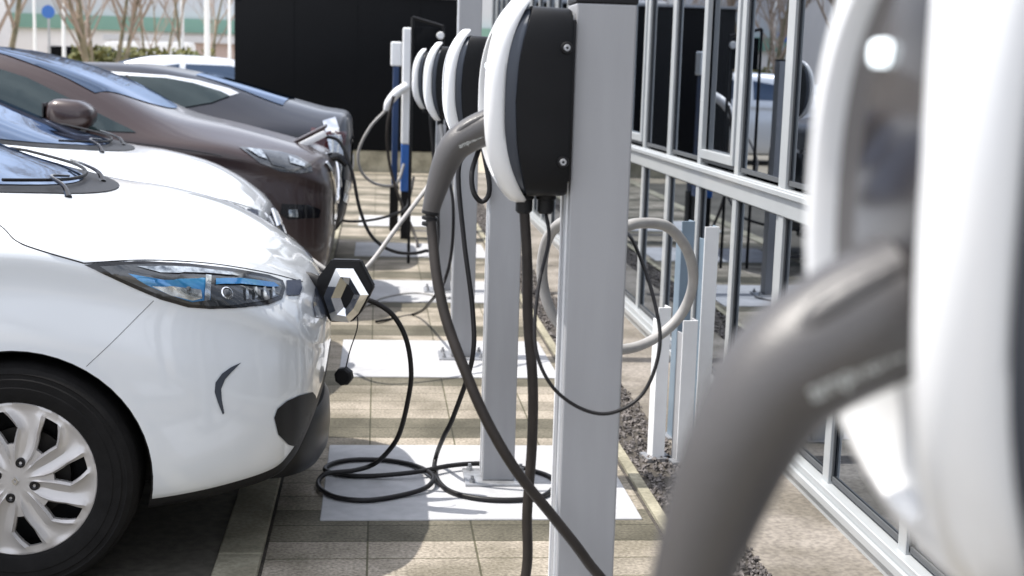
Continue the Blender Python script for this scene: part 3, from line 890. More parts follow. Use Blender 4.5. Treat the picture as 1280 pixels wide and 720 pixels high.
def make_white_car(loc):
    t = thing('white_hatchback', 'nearest white hatchback, charging with its badge flap open', 'car', loc, 0, 'cars parked nose in beside the chargers')
    body, bvh = car_body(t, ZR, white_paint, (-.82, -3.41), .362, .865, .325)
    add_wheels(t, .325, .20, (-.82, -3.41), .765, .325)
    cm = cam_map(loc)
    near_side, far_side = side_map(-1), side_map(1)
    def both(name, poly, m, off, step=.02, step_px=5):
        a = patch(bvh, poly, cm, m, name, t, off, step_px)
        b = a.copy(); b.data = a.data.copy(); C.objects.link(b)
        b.data.transform(Matrix.Scale(-1, 4, (0, 1, 0))); b.data.flip_normals()
        return a, b
    HL = [(105, 331), (130, 328), (180, 327), (235, 330), (290, 336), (335, 344), (353, 351), (356, 360), (352, 374), (335, 381), (300, 385), (262, 386), (235, 384), (200, 374), (165, 359), (135, 345)]
    a, b = both('headlight', HL, gloss_black, .003)
    HLi = [(125, 333), (180, 331), (235, 334), (290, 341), (330, 348), (349, 353), (351, 360), (347, 371), (330, 377), (296, 381), (262, 382), (238, 380), (203, 370), (168, 355), (142, 344)]
    subs = [('headlight_housing', HLi, lamp_dark, .005),
            ('reflector_band', [(160, 342), (205, 350), (262, 349), (262, 374), (240, 377), (212, 368), (184, 356)], lamp_blue, .0075),
            ('bright_reflector', [(190, 357), (215, 358), (250, 362), (252, 372), (240, 375), (212, 368)], lamp_clear, .010),
            ('top_reflector', [(170, 334), (235, 336), (290, 343), (300, 347), (250, 343), (200, 342)], lamp_clear, .009),
            ('blue_strip', [(268, 350), (300, 350), (340, 355), (347, 360), (340, 361), (300, 357), (268, 357)], lamp_blue, .009),
            ('bright_bar', [(255, 346), (262, 347), (261, 374), (254, 375)], lamp_clear, .012)]
    for k in range(4):
        subs.append(('light_guide', [(304+k*11, 362), (307+k*11, 361), (308+k*11, 375-k), (305+k*11, 376-k)], lamp_clear, .012))
    for nme, poly, m_, off in subs:
        p, q = both(nme, poly, m_, off, step_px=6)
        p.parent = a; q.parent = b
    # projector bowls set in the lamp
    for px_, py_, r_ in ((283, 367, .017), (235, 362, .013)):
        o_, d_ = cm(px_, py_); h = bvh.ray_cast(o_, d_)
        for s_, par in ((1, a), (-1, b)):
            n_ = h[1] if h[1].dot(d_) < 0 else -h[1]
            bm = bmesh.new(); lathe(bm, [(r_, .0), (r_*1.12, .005), (r_*.92, .007), (r_*.85, .003)], 'z', 24)
            rg_ = finish('lamp_bezel', bm, chrome, par, 60)
            bm = bmesh.new(); lathe(bm, [(r_*.88, .002), (r_*.7, .007), (r_*.4, .010), (.0005, .011)], 'z', 24)
            dm = finish('projector_lens', bm, lamp_dark, par, 60)
            for k_ in (rg_, dm):
                k_.location = (h[0].x, h[0].y*s_, h[0].z)
                k_.rotation_euler = Vector((n_.x, n_.y*s_, n_.z)).to_track_quat('Z', 'Y').to_euler()
    both('bumper_scoop', [(301, 453), (288, 459), (277, 467), (269, 478), (268, 490), (272, 503), (278, 518), (280, 516), (277, 500), (276, 486), (281, 474), (289, 465)], chamfer_grey, .003)
    both('corner_trim', [(357, 351), (375, 350), (377, 360), (374, 369), (357, 370)], corner_blue, .003)
    # panel gaps
    for pts in ([(-40, 262), (0, 282), (20, 301), (50, 313), (105, 329)], [(192, 376), (170, 398), (140, 428), (108, 458)], [(105, 329), (180, 325), (260, 329), (330, 340), (378, 352)]):
        l = line_on(bvh, pts, cm, .0010 if pts[0][0] == 192 else .0022, gap_grey if pts[0][0] == 192 else black_plastic, 'panel_gap', t, off=-.0002)
        l2 = l.copy(); l2.data = l.data.copy(); C.objects.link(l2); l2.data.transform(Matrix.Scale(-1, 4, (0, 1, 0)))
    # intake and lower lip
    both('fog_lamp_recess', [(342, 522), (346, 511), (358, 501), (374, 494), (390, 490), (398, 500), (398, 530), (388, 552), (374, 559), (360, 556), (347, 543)], black_plastic, .003)
    bm = bmesh.new()
    S = [(-.30, .03, .16), (-.15, .11, .12), (-.06, .12, .08), (-.022, .09, .05), (-.008, .03, .02)]
    # black lower bar: superellipse in plan
    rg = []
    for k in range(29):
        th = math.pi*(k/28)-math.pi/2
        c, s = math.cos(th), math.sin(th)
        yy = .41*math.copysign(abs(s)**.8, s); xx = -.25+.252*abs(c)**.6
        rg.append([bm.verts.new((xx+dx, yy, .275+dz*1.12)) for dx, dz in ((-.06, .085), (-.02, .088), (-.004, .065), (.0, 0), (-.004, -.05), (-.02, -.075), (-.08, -.080))])
    for a_, b_ in zip(rg, rg[1:]):
        for i in range(6): bm.faces.new((a_[i], a_[i+1], b_[i+1], b_[i]))
    finish('lower_intake', bm, bumper_black, t, 50)
    # grille strip on the nose
    GP = [(-.33, .735), (-.2, .755), (0, .76), (.2, .755), (.33, .735), (.37, .70), (.26, .675), (0, .655), (-.26, .675), (-.37, .70)]
    patch(bvh, GP, front_map, mat('dark blue black grille', (.025, .035, .06), .25, coat=.6), 'grille', t, .004, .03)
    # cowl, windscreen, wipers
    def curve(x0, k, y, p=2.2): return x0-k*(abs(y)/.72)**p
    cy = [-.74+1.48*i/24 for i in range(25)]
    cowl = [(curve(-.70, .55, y), y) for y in cy]+[(-1.75, .60), (-1.75, -.60)]
    patch(bvh, cowl, top_map, black_plastic, 'cowl', t, .003, .04)
    ws = [(curve(-.82, .47, y*.93), y*.93) for y in cy]+[(-1.74, .56), (-1.80, .3), (-1.82, 0), (-1.80, -.3), (-1.74, -.56)]
    patch(bvh, ws, top_map, car_glass, 'windscreen', t, .006, .04)
    for s0 in (-.42, .10):
        bm = bmesh.new()
        Q = []
        for u in [i/10 for i in range(11)]:
            y = s0+u*.58; x = curve(-.80, .45, y)-.01
            h = bvh.ray_cast(Vector((x, y, 4)), Vector((0, 0, -1)))
            if h[0]: Q.append(h[0]+Vector((0, 0, .022)))
        tube(bm, Q, .0055, 6, raw=True)
        finish('wiper_blade', bm, black_plastic, t)
        bm = bmesh.new()
        h = bvh.ray_cast(Vector((-.77, s0+.05, 4)), Vector((0, 0, -1)))[0]
        tube(bm, [h+Vector((0, 0, .0)), h+Vector((-.025, .05, .03)), Q[3]+Vector((.004, 0, .012)), Q[5]+Vector((0, 0, .010))], [.011, .007, .005, .004], 8, 5)
        finish('wiper_arm', bm, gloss_black, t)
    # side glass, door gap, mirror
    SW = [(-3.3, 1.12), (-2.4, 1.06), (-1.40, 1.03), (-1.66, 1.16), (-1.98, 1.29), (-2.4, 1.385), (-3.0, 1.38), (-3.35, 1.28)]
    for s in (-1, 1):
        patch(bvh, SW, side_map(s), car_glass_green, 'side_window', t, .005, .06)
        line_on(bvh, [(-1.36, .98), (-1.33, .7), (-1.34, .4), (-1.42, .25)], side_map(s), .002, gloss_black, 'door_gap', t)
        line_on(bvh, [(-2.40, 1.05), (-2.42, .7), (-2.38, .25)], side_map(s), .002, gloss_black, 'door_gap', t)
        bm = bmesh.new(); tube(bm, [(-1.45, s*.83, 1.06), (-1.45, s*.93, 1.09), (-1.47, s*1.0, 1.10), (-1.5, s*1.03, 1.10)], [.03, .07, .075, .03], 16, 5)
        finish('mirror', bm, gloss_black, t, 60)
        hb = [(-2.55, .93), (-2.35, .93), (-2.35, .96), (-2.55, .96)]
        patch(bvh, hb, side_map(s), chrome, 'door_handle', t, .012, .05)
        patch(bvh, [(-3.98, .80), (-3.70, .86), (-3.72, .98), (-3.95, .95)], side_map(s), red_lamp, 'tail_lamp', t, .004, .05)
    return t, bvh
LOC1 = (-.150, 4.555, 0)
z1, z1bvh = make_white_car(LOC1)
z2 = dup(z1, (-.465, 6.68, 0), 'second white hatchback, behind the nearest one, chrome diamond in its closed grille')

def diamond(t, name, o_pts, i_pts, y0, y1, m, bevel_in=True):
    """hollow emblem ring in the x-z plane"""
    bm = bmesh.new(); n = len(o_pts)
    def mid(k, f): 
        return (o_pts[k][0]*(1-f)+i_pts[k][0]*f, o_pts[k][1]*(1-f)+i_pts[k][1]*f)
    L0 = [bm.verts.new((p[0], y1, p[1])) for p in o_pts]
    L1 = [bm.verts.new((p[0], (y0+y1)/2, p[1])) for p in o_pts]
    L2 = [bm.verts.new((mid(k, .5)[0], y0, mid(k, .5)[1])) for k in range(n)]
    L3 = [bm.verts.new((p[0], y1, p[1])) for p in i_pts]
    for a, b in ((L0, L1), (L1, L2), (L2, L3)):
        for k in range(n): bm.faces.new((a[k], a[(k+1) % n], b[(k+1) % n], b[k]))
    return finish(name, bm, m, t, 0)

# chrome diamond closed in the grille of the second car (faces +x)
e = diamond(z2, 'badge', [(0, .085), (.03, .085), (.075, 0), (.03, -.085), (0, -.085), (-.03, -.085), (-.075, 0), (-.03, .085)],
            [(0, .045), (.005, .04), (.028, 0), (.005, -.04), (0, -.045), (-.005, -.04), (-.028, 0), (-.005, .04)], -.02, 0, chrome)
e.rotation_euler = (R(-22), 0, R(90)); e.location = (-.012, 0, .705)

# open charging flap with the badge on the first car, hinged at the nose
k_ = 1/373.
def fp(px, py): return ((px-433)*k_, (368-py)*k_)
fl = bpy.data.objects.new('charging_flap', None)
bm = bmesh.new()
out = [fp(*p) for p in ((414, 326), (450, 325), (467, 357), (452, 388), (440, 402), (412, 404), (392, 376), (396, 350))]
a = [bm.verts.new((p[0], 0, p[1])) for p in out]; b = [bm.verts.new((p[0], .028, p[1])) for p in out]
bm.faces.new(a); bm.faces.new(b[::-1])
for i in range(8): bm.faces.new((a[i], a[(i+1) % 8], b[(i+1) % 8], b[i]))
bmesh.ops.bevel(bm, geom=bm.edges[:], offset=.004, segments=2, affect='EDGES')
bpy.data.objects.remove(fl)
flap = finish('charging_flap', bm, black_plastic, z1, 30)
fpos = at(433, 368, 4.40)
flap.location = fpos-Vector(LOC1); flap.rotation_euler = (R(3), 0, R(-17))
o8 = [fp(*p) for p in ((421, 336), (443, 335), (462, 366), (449, 390), (437, 402), (415, 401), (405, 372))]
i8 = [fp(*p) for p in ((434, 355), (436, 356), (443, 367), (438, 378), (432, 386), (430, 384), (426, 373))]
diamond(flap, 'badge', o8, i8, -.016, -.002, chrome)
bm = bmesh.new(); tube(bm, [(-.19, .03, .035), (-.12, .02, .03), (-.07, .012, .0)], [.03, .028, .028], 12, 5, flat=.5)
finish('hinge_arm', bm, black_plastic, flap, 50)
bm = bmesh.new(); bx(bm, -.150, -.118, .0, .006, .022, .030, .002); finish('hinge_pin', bm, chrome, flap)
# charging inlet and its dangling cap
bm = bmesh.new(); lathe(bm, [(.0, .0), (.036, 0), (.046, .004), (.05, -.02), (.05, -.1)], 'x', 24, (0, 0, 0))
inl = finish('charging_inlet', bm, black_plastic, z1, 40); inl.location = at(383, 366, 4.53)-Vector(LOC1)
inl.rotation_euler = (0, R(20), 0)
cp = at(430, 470, 4.45)-Vector(LOC1)
bm = bmesh.new(); lathe(bm, [(0, -.018), (.024, -.018), (.031, -.012), (.031, .012), (.024, .018), (0, .018)], 'y', 8)
cap_ = finish('inlet_cap', bm, black_plastic, z1, 30); cap_.location = cp; cap_.rotation_euler = (0, R(12), R(-15))
bm = bmesh.new(); tube(bm, [(0, 0, .02), (.001, 0, .09), (.005, .01, .18), (-.03, .03, .25)], .0022, 6, 5)
finish('strap', bm, black_plastic, cap_)

# ---- brown hatchback
BR = [
 (0, 0.8, 0.6, 0.15, 0.7, 0.13, 0.74, 0.1, 0.79),
 (-0.01, 0.865, 0.42, 0.48, 0.66, 0.45, 0.76, 0.3, 0.85),
 (-0.045, 0.92, 0.27, 0.64, 0.62, 0.6, 0.8, 0.42, 0.905),
 (-0.12, 0.965, 0.22, 0.75, 0.6, 0.71, 0.85, 0.5, 0.945),
 (-0.25, 1.005, 0.2, 0.82, 0.62, 0.775, 0.9, 0.56, 0.975),
 (-0.6, 1.09, 0.19, 0.868, 0.68, 0.825, 0.99, 0.6, 1.05),
 (-0.97, 1.175, 0.19, 0.882, 0.7, 0.84, 1.03, 0.66, 1.135),
 (-1.35, 1.35, 0.19, 0.885, 0.7, 0.845, 1.06, 0.68, 1.3),
 (-1.7, 1.465, 0.19, 0.885, 0.7, 0.845, 1.08, 0.68, 1.415),
 (-2.1, 1.535, 0.19, 0.885, 0.7, 0.845, 1.09, 0.68, 1.485),
 (-2.7, 1.555, 0.19, 0.885, 0.7, 0.845, 1.1, 0.68, 1.505),
 (-3.4, 1.51, 0.2, 0.88, 0.7, 0.84, 1.12, 0.68, 1.46),
 (-4.0, 1.32, 0.24, 0.85, 0.7, 0.8, 1.1, 0.68, 1.27),
 (-4.33, 1.02, 0.32, 0.76, 0.68, 0.7, 0.94, 0.45, 0.98),
 (-4.43, 0.82, 0.42, 0.6, 0.64, 0.55, 0.76, 0.3, 0.79),
 (-4.445, 0.68, 0.54, 0.3, 0.6, 0.25, 0.63, 0.15, 0.66)]
LOC3 = (-.26, 8.75, 0)
t = thing('brown_hatchback', 'dark brown hatchback with its charging lid open at the nose', 'car', LOC3, 0, 'cars parked nose in beside the chargers')
body, bv = car_body(t, BR, brown_paint, (-.95, -3.65), .355, .885, .32)
add_wheels(t, .32, .2, (-.95, -3.65), .785, .32)
patch(bv, [(-1.0-.35*(abs(y)/.7)**2.2, y) for y in [-.7+.1*i for i in range(15)]]+[(-2.0, .61), (-2.08, 0), (-2.0, -.61)], top_map, car_glass, 'windscreen', t, .005, .05)
for s in (-1, 1):
    patch(bv, [(-3.7, 1.18), (-2.6, 1.10), (-1.47, 1.08), (-1.47, 1.245), (-1.72, 1.36), (-1.95, 1.425), (-2.6, 1.46), (-3.3, 1.425), (-3.75, 1.30)], side_map(s), car_glass_green, 'side_window', t, .005, .06)
    patch(bv, [(-1.415, 1.08), (-1.10, 1.07), (-1.415, 1.215)], side_map(s), car_glass_green, 'quarter_window', t, .005, .05)
    bm = bmesh.new()
    bx(bm, -.11, .09, -.125, .125, -.075, .08, .06, 4)
    for v in bm.verts:
        if v.co.x > 0: v.co.z *= 1-.5*v.co.x/.09*.6
    mr_ = finish('mirror', bm, brown_paint, t, 60); mr_.location = (-1.40, s*1.03, 1.165); mr_.scale = (1.25, 1, 1.15)
    bm = bmesh.new(); tube(bm, [(0, -s*.22, -.10), (0, -s*.12, -.075), (0, 0, -.07)], [.03, .04, .05], 12, 5)
    bx(bm, -.118, -.1105, -.10, .10, -.055, .06, .002)
    finish('mirror_foot', bm, gloss_black, mr_, 60)
    line_on(bv, [(-1.70, 1.06), (-1.62, .8), (-1.66, .4)], side_map(s), .003, gloss_black, 'door_gap', t)
    line_on(bv, [(-1.25, 1.03), (-.8, .98), (-.62, .95)], side_map(s), .003, gloss_black, 'bonnet_gap', t)
hl = patch(bv, [(298, 184), (320, 186), (350, 190), (372, 196), (388, 206), (390, 215), (375, 217), (350, 214), (325, 204)], cam_map(LOC3), lamp_dark, 'headlight', t, .006, 8)
for nm, poly, m_ in (('lamp_module', [(330, 192), (350, 195), (356, 210), (340, 206)], lamp_dark), ('light_guide', [(360, 196), (380, 205), (380, 210), (362, 205)], lamp_clear), ('reflector', [(306, 186), (326, 189), (334, 200), (322, 196)], lamp_clear)):
    patch(bv, poly, cam_map(LOC3), m_, nm, hl, .012, 6)
patch(bv, [(352, 255), (385, 256), (400, 262), (398, 272), (360, 274), (350, 268)], cam_map(LOC3), gloss_black, 'lower_grille', t, .006, 8)
patch(bv, [(360, 262), (371, 262), (372, 271), (361, 271)], cam_map(LOC3), lamp_clear, 'fog_lamp', t, .012, 6)
patch(bv, [(-.3, .5), (.3, .5), (.33, .70), (-.33, .70)], front_map, gloss_black, 'front_grille', t, .006, .08)
# chrome V trim and open charging lid
for s in (-1, 1):
    q = line_on(bv, [(s*.46, .90), (s*.40, .78), (s*.28, .66), (0, .62)], front_map, .014, chrome, 'chrome_trim', t, off=.008)
lid = bpy.data.objects.new('x', None); bpy.data.objects.remove(lid)
bm = bmesh.new()
bx(bm, -.12, .12, -.14, .14, 0, .022, .008)
lid = finish('charging_lid', bm, brown_paint, t, 40)
lid.location = at(388, 176, 8.72)-Vector(LOC3)+Vector((0, 0, .03)); lid.rotation_euler = (0, R(-28), 0)
bm = bmesh.new(); bx(bm, -.10, .10, -.145, -.10, -.045, -.002, .006); bx(bm, -.08, .08, -.09, .10, -.03, -.002, .006)
finish('lid_lining', bm, white_steel, lid)
bm = bmesh.new(); lathe(bm, [(.0, 0), (.035, 0), (.04, -.02), (.04, -.06)], 'x', 16)
i_ = finish('charging_inlet', bm, chrome, t, 40); i_.location = (-.055, -.04, .90)
bm = bmesh.new(); tube(bm, [(0, 0, 0), (.06, 0, .01), (.12, 0, -.04)], [.035, .03, .02], 12, 5)
p_ = finish('plug_handle', bm, gloss_black, None, 60); p_.location = Vector(LOC3)+Vector((-.05, -.04, .90))
tag(p_, 'black plug pushed into the brown hatchback nose', 'plug')

# ---- dark blue grey fastback, tail to the right
TR = [
 (0, 1.0, 0.72, 0.45, 0.86, 0.42, 0.93, 0.3, 0.98),
 (-0.012, 1.085, 0.52, 0.7, 0.82, 0.66, 0.96, 0.45, 1.06),
 (-0.05, 1.13, 0.36, 0.82, 0.77, 0.76, 0.99, 0.56, 1.1),
 (-0.12, 1.145, 0.28, 0.88, 0.74, 0.81, 1.01, 0.6, 1.115),
 (-0.25, 1.165, 0.23, 0.93, 0.7, 0.85, 1.02, 0.62, 1.13),
 (-0.56, 1.245, 0.2, 0.965, 0.7, 0.875, 1.04, 0.63, 1.19),
 (-0.87, 1.33, 0.19, 0.98, 0.7, 0.88, 1.05, 0.63, 1.275),
 (-1.2, 1.405, 0.19, 0.98, 0.7, 0.88, 1.06, 0.63, 1.35),
 (-1.6, 1.455, 0.19, 0.975, 0.7, 0.88, 1.06, 0.63, 1.4),
 (-2.2, 1.45, 0.19, 0.97, 0.7, 0.88, 1.05, 0.63, 1.395),
 (-2.8, 1.37, 0.19, 0.97, 0.7, 0.88, 1.03, 0.63, 1.315),
 (-3.3, 1.2, 0.19, 0.97, 0.7, 0.88, 1.0, 0.63, 1.145),
 (-3.7, 1.05, 0.19, 0.97, 0.68, 0.87, 0.95, 0.62, 1.0),
 (-4.4, 0.94, 0.2, 0.93, 0.64, 0.83, 0.85, 0.6, 0.9),
 (-4.8, 0.82, 0.24, 0.82, 0.6, 0.73, 0.74, 0.5, 0.79),
 (-4.95, 0.7, 0.34, 0.6, 0.56, 0.52, 0.64, 0.35, 0.68),
 (-4.97, 0.6, 0.46, 0.3, 0.53, 0.25, 0.56, 0.15, 0.58)]
LOC4 = (-.20, 10.9, 0)
t = thing('dark_fastback', 'dark blue grey fastback with chrome window line, tail towards the chargers', 'car', LOC4, 0, 'cars parked nose in beside the chargers')
body, bv = car_body(t, TR, blue_paint, (-1.03, -3.99), .36, .98, .34)
add_wheels(t, .34, .24, (-1.03, -3.99), .86, .34)
W4 = [(-3.2, 1.08), (-2.2, 1.11), (-1.4, 1.135), (-1.2, 1.15), (-1.0, 1.19), (-.88, 1.24), (-.95, 1.27), (-1.15, 1.325), (-1.34, 1.355), (-1.9, 1.375), (-2.5, 1.32)]
for s in (-1, 1):
    big = [(x*1.0+(.06 if x > -1 else .03 if x > -1.2 else 0), z+(.022 if z > 1.14 else -.018)) for x, z in W4]
    ct = patch(bv, big, side_map(s), silver_paint, 'window_trim', t, .004, .06)
    patch(bv, W4, side_map(s), car_glass_green, 'side_window', t, .008, .06)
    line_on(bv, [(-1.62, 1.36), (-1.52, 1.25), (-1.40, 1.10)], side_map(s), .012, gloss_black, 'window_pillar', t, off=.01)
    patch(bv, [(-.30, .88), (-.05, .86), (-.03, 1.0), (-.28, 1.03)], side_map(s), red_lamp, 'tail_lamp', t, .006, .05)
patch(bv, [(-.45, .0), (-1.15, .0), (-1.15, .5), (-.50, .62)]+[], top_map, car_glass, 'rear_window', t, .006, .05)
patch(bv, [(-1.15, -.5), (-1.15, 0), (-.45, 0), (-.50, -.62)], top_map, car_glass, 'rear_window', t, .006, .05)
patch(bv, [(-.55, .91), (.55, .91), (.55, .94), (-.55, .94)], front_map, chrome, 'chrome_bar', t, .01, .08)
patch(bv, [(-.28, .68), (.28, .68), (.28, .80), (-.28, .80)], front_map, white_steel, 'number_plate', t, .012, .08)
patch(bv, [(403, 152), (419, 147), (427, 175), (429, 212), (427, 234), (419, 231), (413, 192)], cam_map(LOC4), chrome, 'tail_sun_glint', t, .008, 8)  # chrome patch standing in for sunlight reflected off the rear bumper
patch(bv, [(-.82, .50), (-.60, .42), (-.60, .62), (-.80, .66)], front_map, chrome, 'rear_reflector', t, .01, .08)

# ---- silver car far behind, another car shape turned round
t = thing('silver_estate', 'silver car far behind, its roof showing beside the black wall', 'car', (-5.9, 24.5, 0), math.pi)
S2 = [(r[0], r[1]+(.06 if r[1] > 1.2 else 0), *r[2:8], r[8]+(.06 if r[1] > 1.2 else 0)) for r in BR]
body, bv = car_body(t, S2, silver_paint, (-.95, -3.65), .355, .885, .32)
add_wheels(t, .32, .2, (-.95, -3.65), .785, .32)
for s in (-1, 1):
    patch(bv, [(-2.55, 1.14), (-1.40, 1.12), (-1.85, 1.36), (-2.55, 1.47)], side_map(s), car_glass, 'side_window', t, .006, .08)
    patch(bv, [(-3.9, 1.18), (-2.65, 1.14), (-2.65, 1.47), (-3.4, 1.46), (-3.85, 1.33)], side_map(s), car_glass, 'side_window', t, .006, .08)
patch(bv, [(-1.0-.35*(abs(y)/.7)**2.2, y) for y in [-.7+.1*i for i in range(15)]]+[(-2.0, .61), (-2.08, 0), (-2.0, -.61)], top_map, car_glass, 'windscreen', t, .005, .05)

# ---- white van far away
t = thing('white_van', 'small white van far away beside the bare tree', 'van', (-10.3, 60, 0))
bm = bmesh.new(); rg = []
prof = [(-2.4, .4), (-2.4, 1.0), (-2.0, 1.25), (-1.3, 2.1), (-.9, 2.35), (2.4, 2.4), (2.5, .4)]
for yy in (-.95, .95): rg.append([bm.verts.new((x, yy*(.92 if z > 1.3 else 1), z)) for x, z in prof])
for i in range(7): bm.faces.new((rg[0][i], rg[0][(i+1) % 7], rg[1][(i+1) % 7], rg[1][i]))
bm.faces.new(rg[0]); bm.faces.new(rg[1][::-1])
bmesh.ops.bevel(bm, geom=bm.edges[:], offset=.06, segments=2, affect='EDGES')
vb = finish('body', bm, white_steel, t, 40)
bm = bmesh.new(); bm.faces.new([bm.verts.new(v) for v in ((-1.75, -.965, 1.35), (-.75, -.965, 1.35), (-.75, -.90, 2.05), (-1.30, -.90, 2.05))]); finish('side_window', bm, car_glass, t, 0)
bm = bmesh.new(); bm.faces.new([bm.verts.new(v) for v in ((-2.05, -.8, 1.30), (-2.05, .8, 1.30), (-1.42, .76, 2.06), (-1.42, -.76, 2.06))]); finish('windscreen', bm, car_glass, t, 0)
bm = bmesh.new(); bm.faces.new([bm.verts.new(v) for v in ((-.4, -.965, 1.35), (.3, -.965, 1.35), (.3, -.93, 1.95), (-.4, -.93, 1.95))]); finish('side_window', bm, car_glass, t, 0)
for x in (-1.6, 1.6):
    for s in (-1, 1):
        bm = bmesh.new(); lathe(bm, [(0, -.1), (.2, -.11), (.34, -.1), (.35, 0), (.34, .1), (0, .1)], 'y', 24, (x, s*.86, .35)); finish('wheel', bm, rubber, t, 40)

# ------------------------------------------------------------------ far background
t = thing('long_building', 'long pale building with a green roof edge behind the trees', 'building', (-22, 82, 0))
box('wall', far_wall, -14, 34, 0, 14, 0, 3.3, t)
box('fascia', far_green, -14.2, 34.2, -.3, 14.3, 3.302, 4.1, t)
box('roof', far_roof, -14, 34, .2, 13.8, 4.102, 8.5, t)
for k in range(9):
    w_ = box('window', wall_black, -12+k*5, -9.6+k*5, -.04, .04, 1.0, 2.3, t)
    box('window_frame', white_steel, -12.1+k*5, -9.5+k*5, -.07, -.042, .88, .98, w_)
t = thing('white_hall', 'white flat roofed hall at the far left', 'building', (-27, 64, 0))
box('wall', far_wall, -8, 7.5, 0, 12, 0, 6.4, t)
box('roof_edge', white_steel, -8.2, 7.7, -.2, 12.2, 6.402, 6.8, t)
box('door', far_roof, 1, 4.2, -.05, .05, .0, 2.8, t)
t = thing('rose_building', 'low rose coloured building beyond the hedge', 'building', (-9, 74, 0))
box('wall', far_pink, -5, 6, 0, 5, 0, 2.6, t)
box('roof', far_roof, -5.3, 6.3, -.3, 5.3, 2.602, 2.9, t)

def bare_tree(name, label, loc, h, stems, seed, spread=.5, depth=4, group='bare trees beyond the parked cars', r0=.09):
    rn = random.Random(seed)
    t = thing(name, label, 'tree', loc, 0, group)
    tb = bmesh.new(); cb = bmesh.new()
    def branch(p, d, ln, r, lvl):
        bmx = tb if lvl == 0 else cb
        pts = [p]; q = p
        dd = d.copy()
        for i in range(4):
            dd = (dd+Vector((rn.uniform(-.12, .12), rn.uniform(-.12, .12), .06))).normalized()
            q = q+dd*ln/4; pts.append(q)
        rr = [r*(1-.62*i/4) for i in range(5)]
        tube(bmx, pts, rr, 7 if lvl < 2 else 4, raw=True, caps=False)
        if lvl < depth:
            n = 5 if lvl < 2 else 4
            for j in range(n):
                f = rn.uniform(.3, 1.0) if lvl else rn.uniform(.4, 1.)
                k = min(3, int(f*4)); b0 = pts[k].lerp(pts[k+1], f*4-k) if f < 1 else pts[-1]
                a = rn.uniform(0, 6.28)
                s_ = Vector((math.cos(a), math.sin(a), 0))
                nd = (dd+s_*rn.uniform(.4, .9)+Vector((0, 0, .15))).normalized()
                branch(b0, nd, ln*rn.uniform(.5, .72), r*.5*(1.1-f*.4), lvl+1)
    for s in range(stems):
        a = rn.uniform(0, 6.28)
        d = Vector((math.cos(a)*spread*rn.uniform(.3, 1), math.sin(a)*spread*rn.uniform(.3, 1), 1)).normalized()
        branch(Vector((math.cos(a)*.15, math.sin(a)*.15, -.05)), d, h*rn.uniform(.42, .52), r0*rn.uniform(.7, 1.1), 0)
    finish('trunk', tb, bark, t, 60); finish('crown', cb, twig, t, 60)
    return t
bare_tree('bare_tree', 'multi stemmed bare tree above the brown hatchback', (-7.4, 38, 0), 8, 6, 5, .38, 4, r0=.085)
bare_tree('bare_tree', 'slim bare tree right of the multi stemmed one', (-8.2, 52, 0), 8, 3, 8, .35, 3, r0=.07)
bare_tree('bare_tree', 'bare tree next to the black wall', (-6.0, 46, 0), 9, 2, 11, .3, 3, r0=.08)
bare_tree('bare_tree', 'tall bare tree behind the rose building', (-10, 84, 0), 14, 3, 13, .3, 3, r0=.13)
bare_tree('bare_tree', 'dense bare tree mirrored in the facade', (-9.2, 34, 0), 10, 3, 17, .35, 4, r0=.13)
bare_tree('bare_tree', 'bare tree in front of the white hall', (-19, 56, 0), 9, 2, 19, .35, 3, r0=.09)

def hedge(name, label, x0, x1, y0, y1, h, n, seed):
    rn = random.Random(seed); bm = bmesh.new()
    for i in range(n):
        c = Vector((rn.uniform(x0, x1), rn.uniform(y0, y1), rn.uniform(0, h)*(.8+.2*math.sin(i))))
        s = rn.uniform(.06, .14)
        a = Vector((rn.uniform(-1, 1), rn.uniform(-1, 1), rn.uniform(-1, 1))).normalized(); b = a.orthogonal().normalized()
        bm.faces.new([bm.verts.new(c+v) for v in (a*s, b*s*.6, -a*s, -b*s*.6)])
    return tag(finish(name, bm, hedge_m, None, 0), label, 'hedge')
hedge('hedge', 'low olive green hedge beside the black wall', -9.6, -5.2, 44, 45.2, 1.95, 9000, 4)

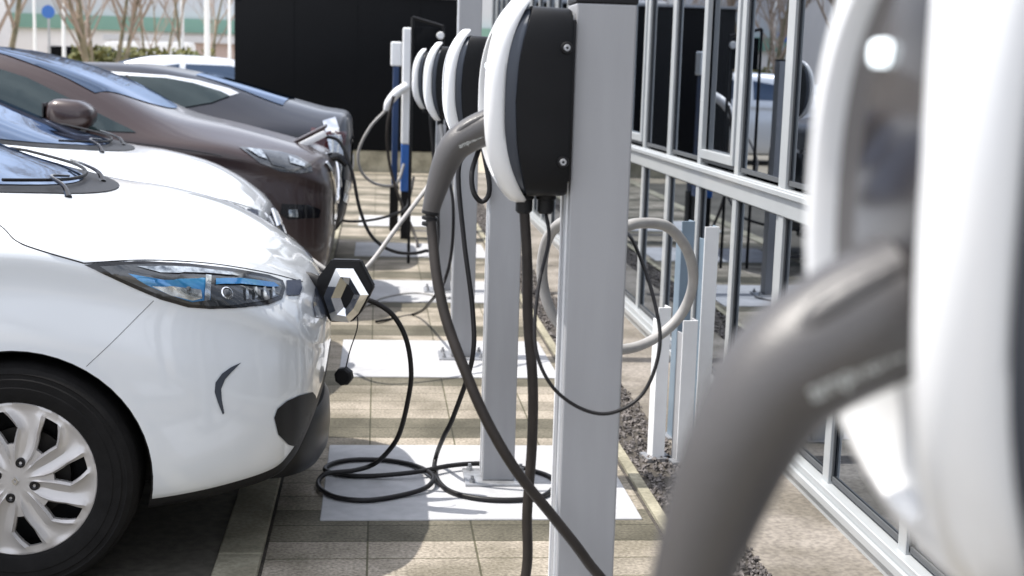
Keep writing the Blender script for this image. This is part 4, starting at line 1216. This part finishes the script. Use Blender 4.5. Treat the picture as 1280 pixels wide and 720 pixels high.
def pole(label, px, Y, top, r=.07):
    p = at(px, 60, Y)
    t = thing('lamp_post', label, 'lamp post', (p.x, Y, 0), 0, 'white poles in the far car park')
    bm = bmesh.new(); tube(bm, [(0, 0, 0), (0, 0, top)], [r, r*.6], 10, raw=True); finish('pole', bm, concrete_pole, t)
    bm = bmesh.new(); bx(bm, -.12, .6, -.1, .1, top+.002, top+.1, .02); finish('lamp_head', bm, white_steel, t)
pole('brightest white pole beside the hedge', 259, 36, 6.5, .085)
pole('thin white pole left of the brightest one', 228, 46, 7, .07)
pole('thin white pole at the left of the green roof edge', 80, 48, 7, .07)
pole('thin white pole furthest to the left', 44, 50, 7, .06)
pole('short pale pole touching the black wall', 287, 33, 3.2, .05)
p = at(61, 30, 50)
t = thing('road_sign', 'small blue round road sign on a thin post at far left', 'road sign', (p.x, 50, 0))
bm = bmesh.new(); tube(bm, [(0, 0, 0), (0, 0, 3.4)], .04, 8, raw=True); finish('post', bm, steel, t)
bm = bmesh.new(); lathe(bm, [(0, -.06), (.22, -.06), (.23, -.05), (.23, -.042), (0, -.042)], 'y', 24, (0, 0, 3.15)); finish('sign_disc', bm, blue_panel, t)
# row of parked cars hints: pale car right behind the brown one
t = thing('parked_car', 'pale car roof peeking above the brown hatchback', 'car', (-9.0, 42, 0), 0)
bm = loft([(r[0], *r[1:]) for r in ZR]); finish('body', bm, white_paint, t, 40)
for x in (-.82, -3.41):
    for s in (-1, 1):
        bm = bmesh.new(); lathe(bm, [(0, -.1), (.2, -.11), (.31, -.1), (.325, 0), (.31, .1), (0, .1)], 'y', 24, (x, s*.80, .325)); finish('wheel', bm, rubber, t, 40)
b2 = BVHTree.FromObject([c for c in t.children if c.name.startswith('body')][0], bpy.context.evaluated_depsgraph_get())
for s in (-1, 1):
    patch(b2, [(-3.3, 1.12), (-1.40, 1.03), (-1.95, 1.32), (-2.4, 1.40), (-3.0, 1.38)], side_map(s), car_glass, 'side_window', t, .006, .08)

scene.cycles.max_bounces = 8
scene.cycles.glossy_bounces = 6
scene.cycles.caustics_reflective = False
scene.cycles.sample_clamp_indirect = 6
scene.cycles.use_denoising = True
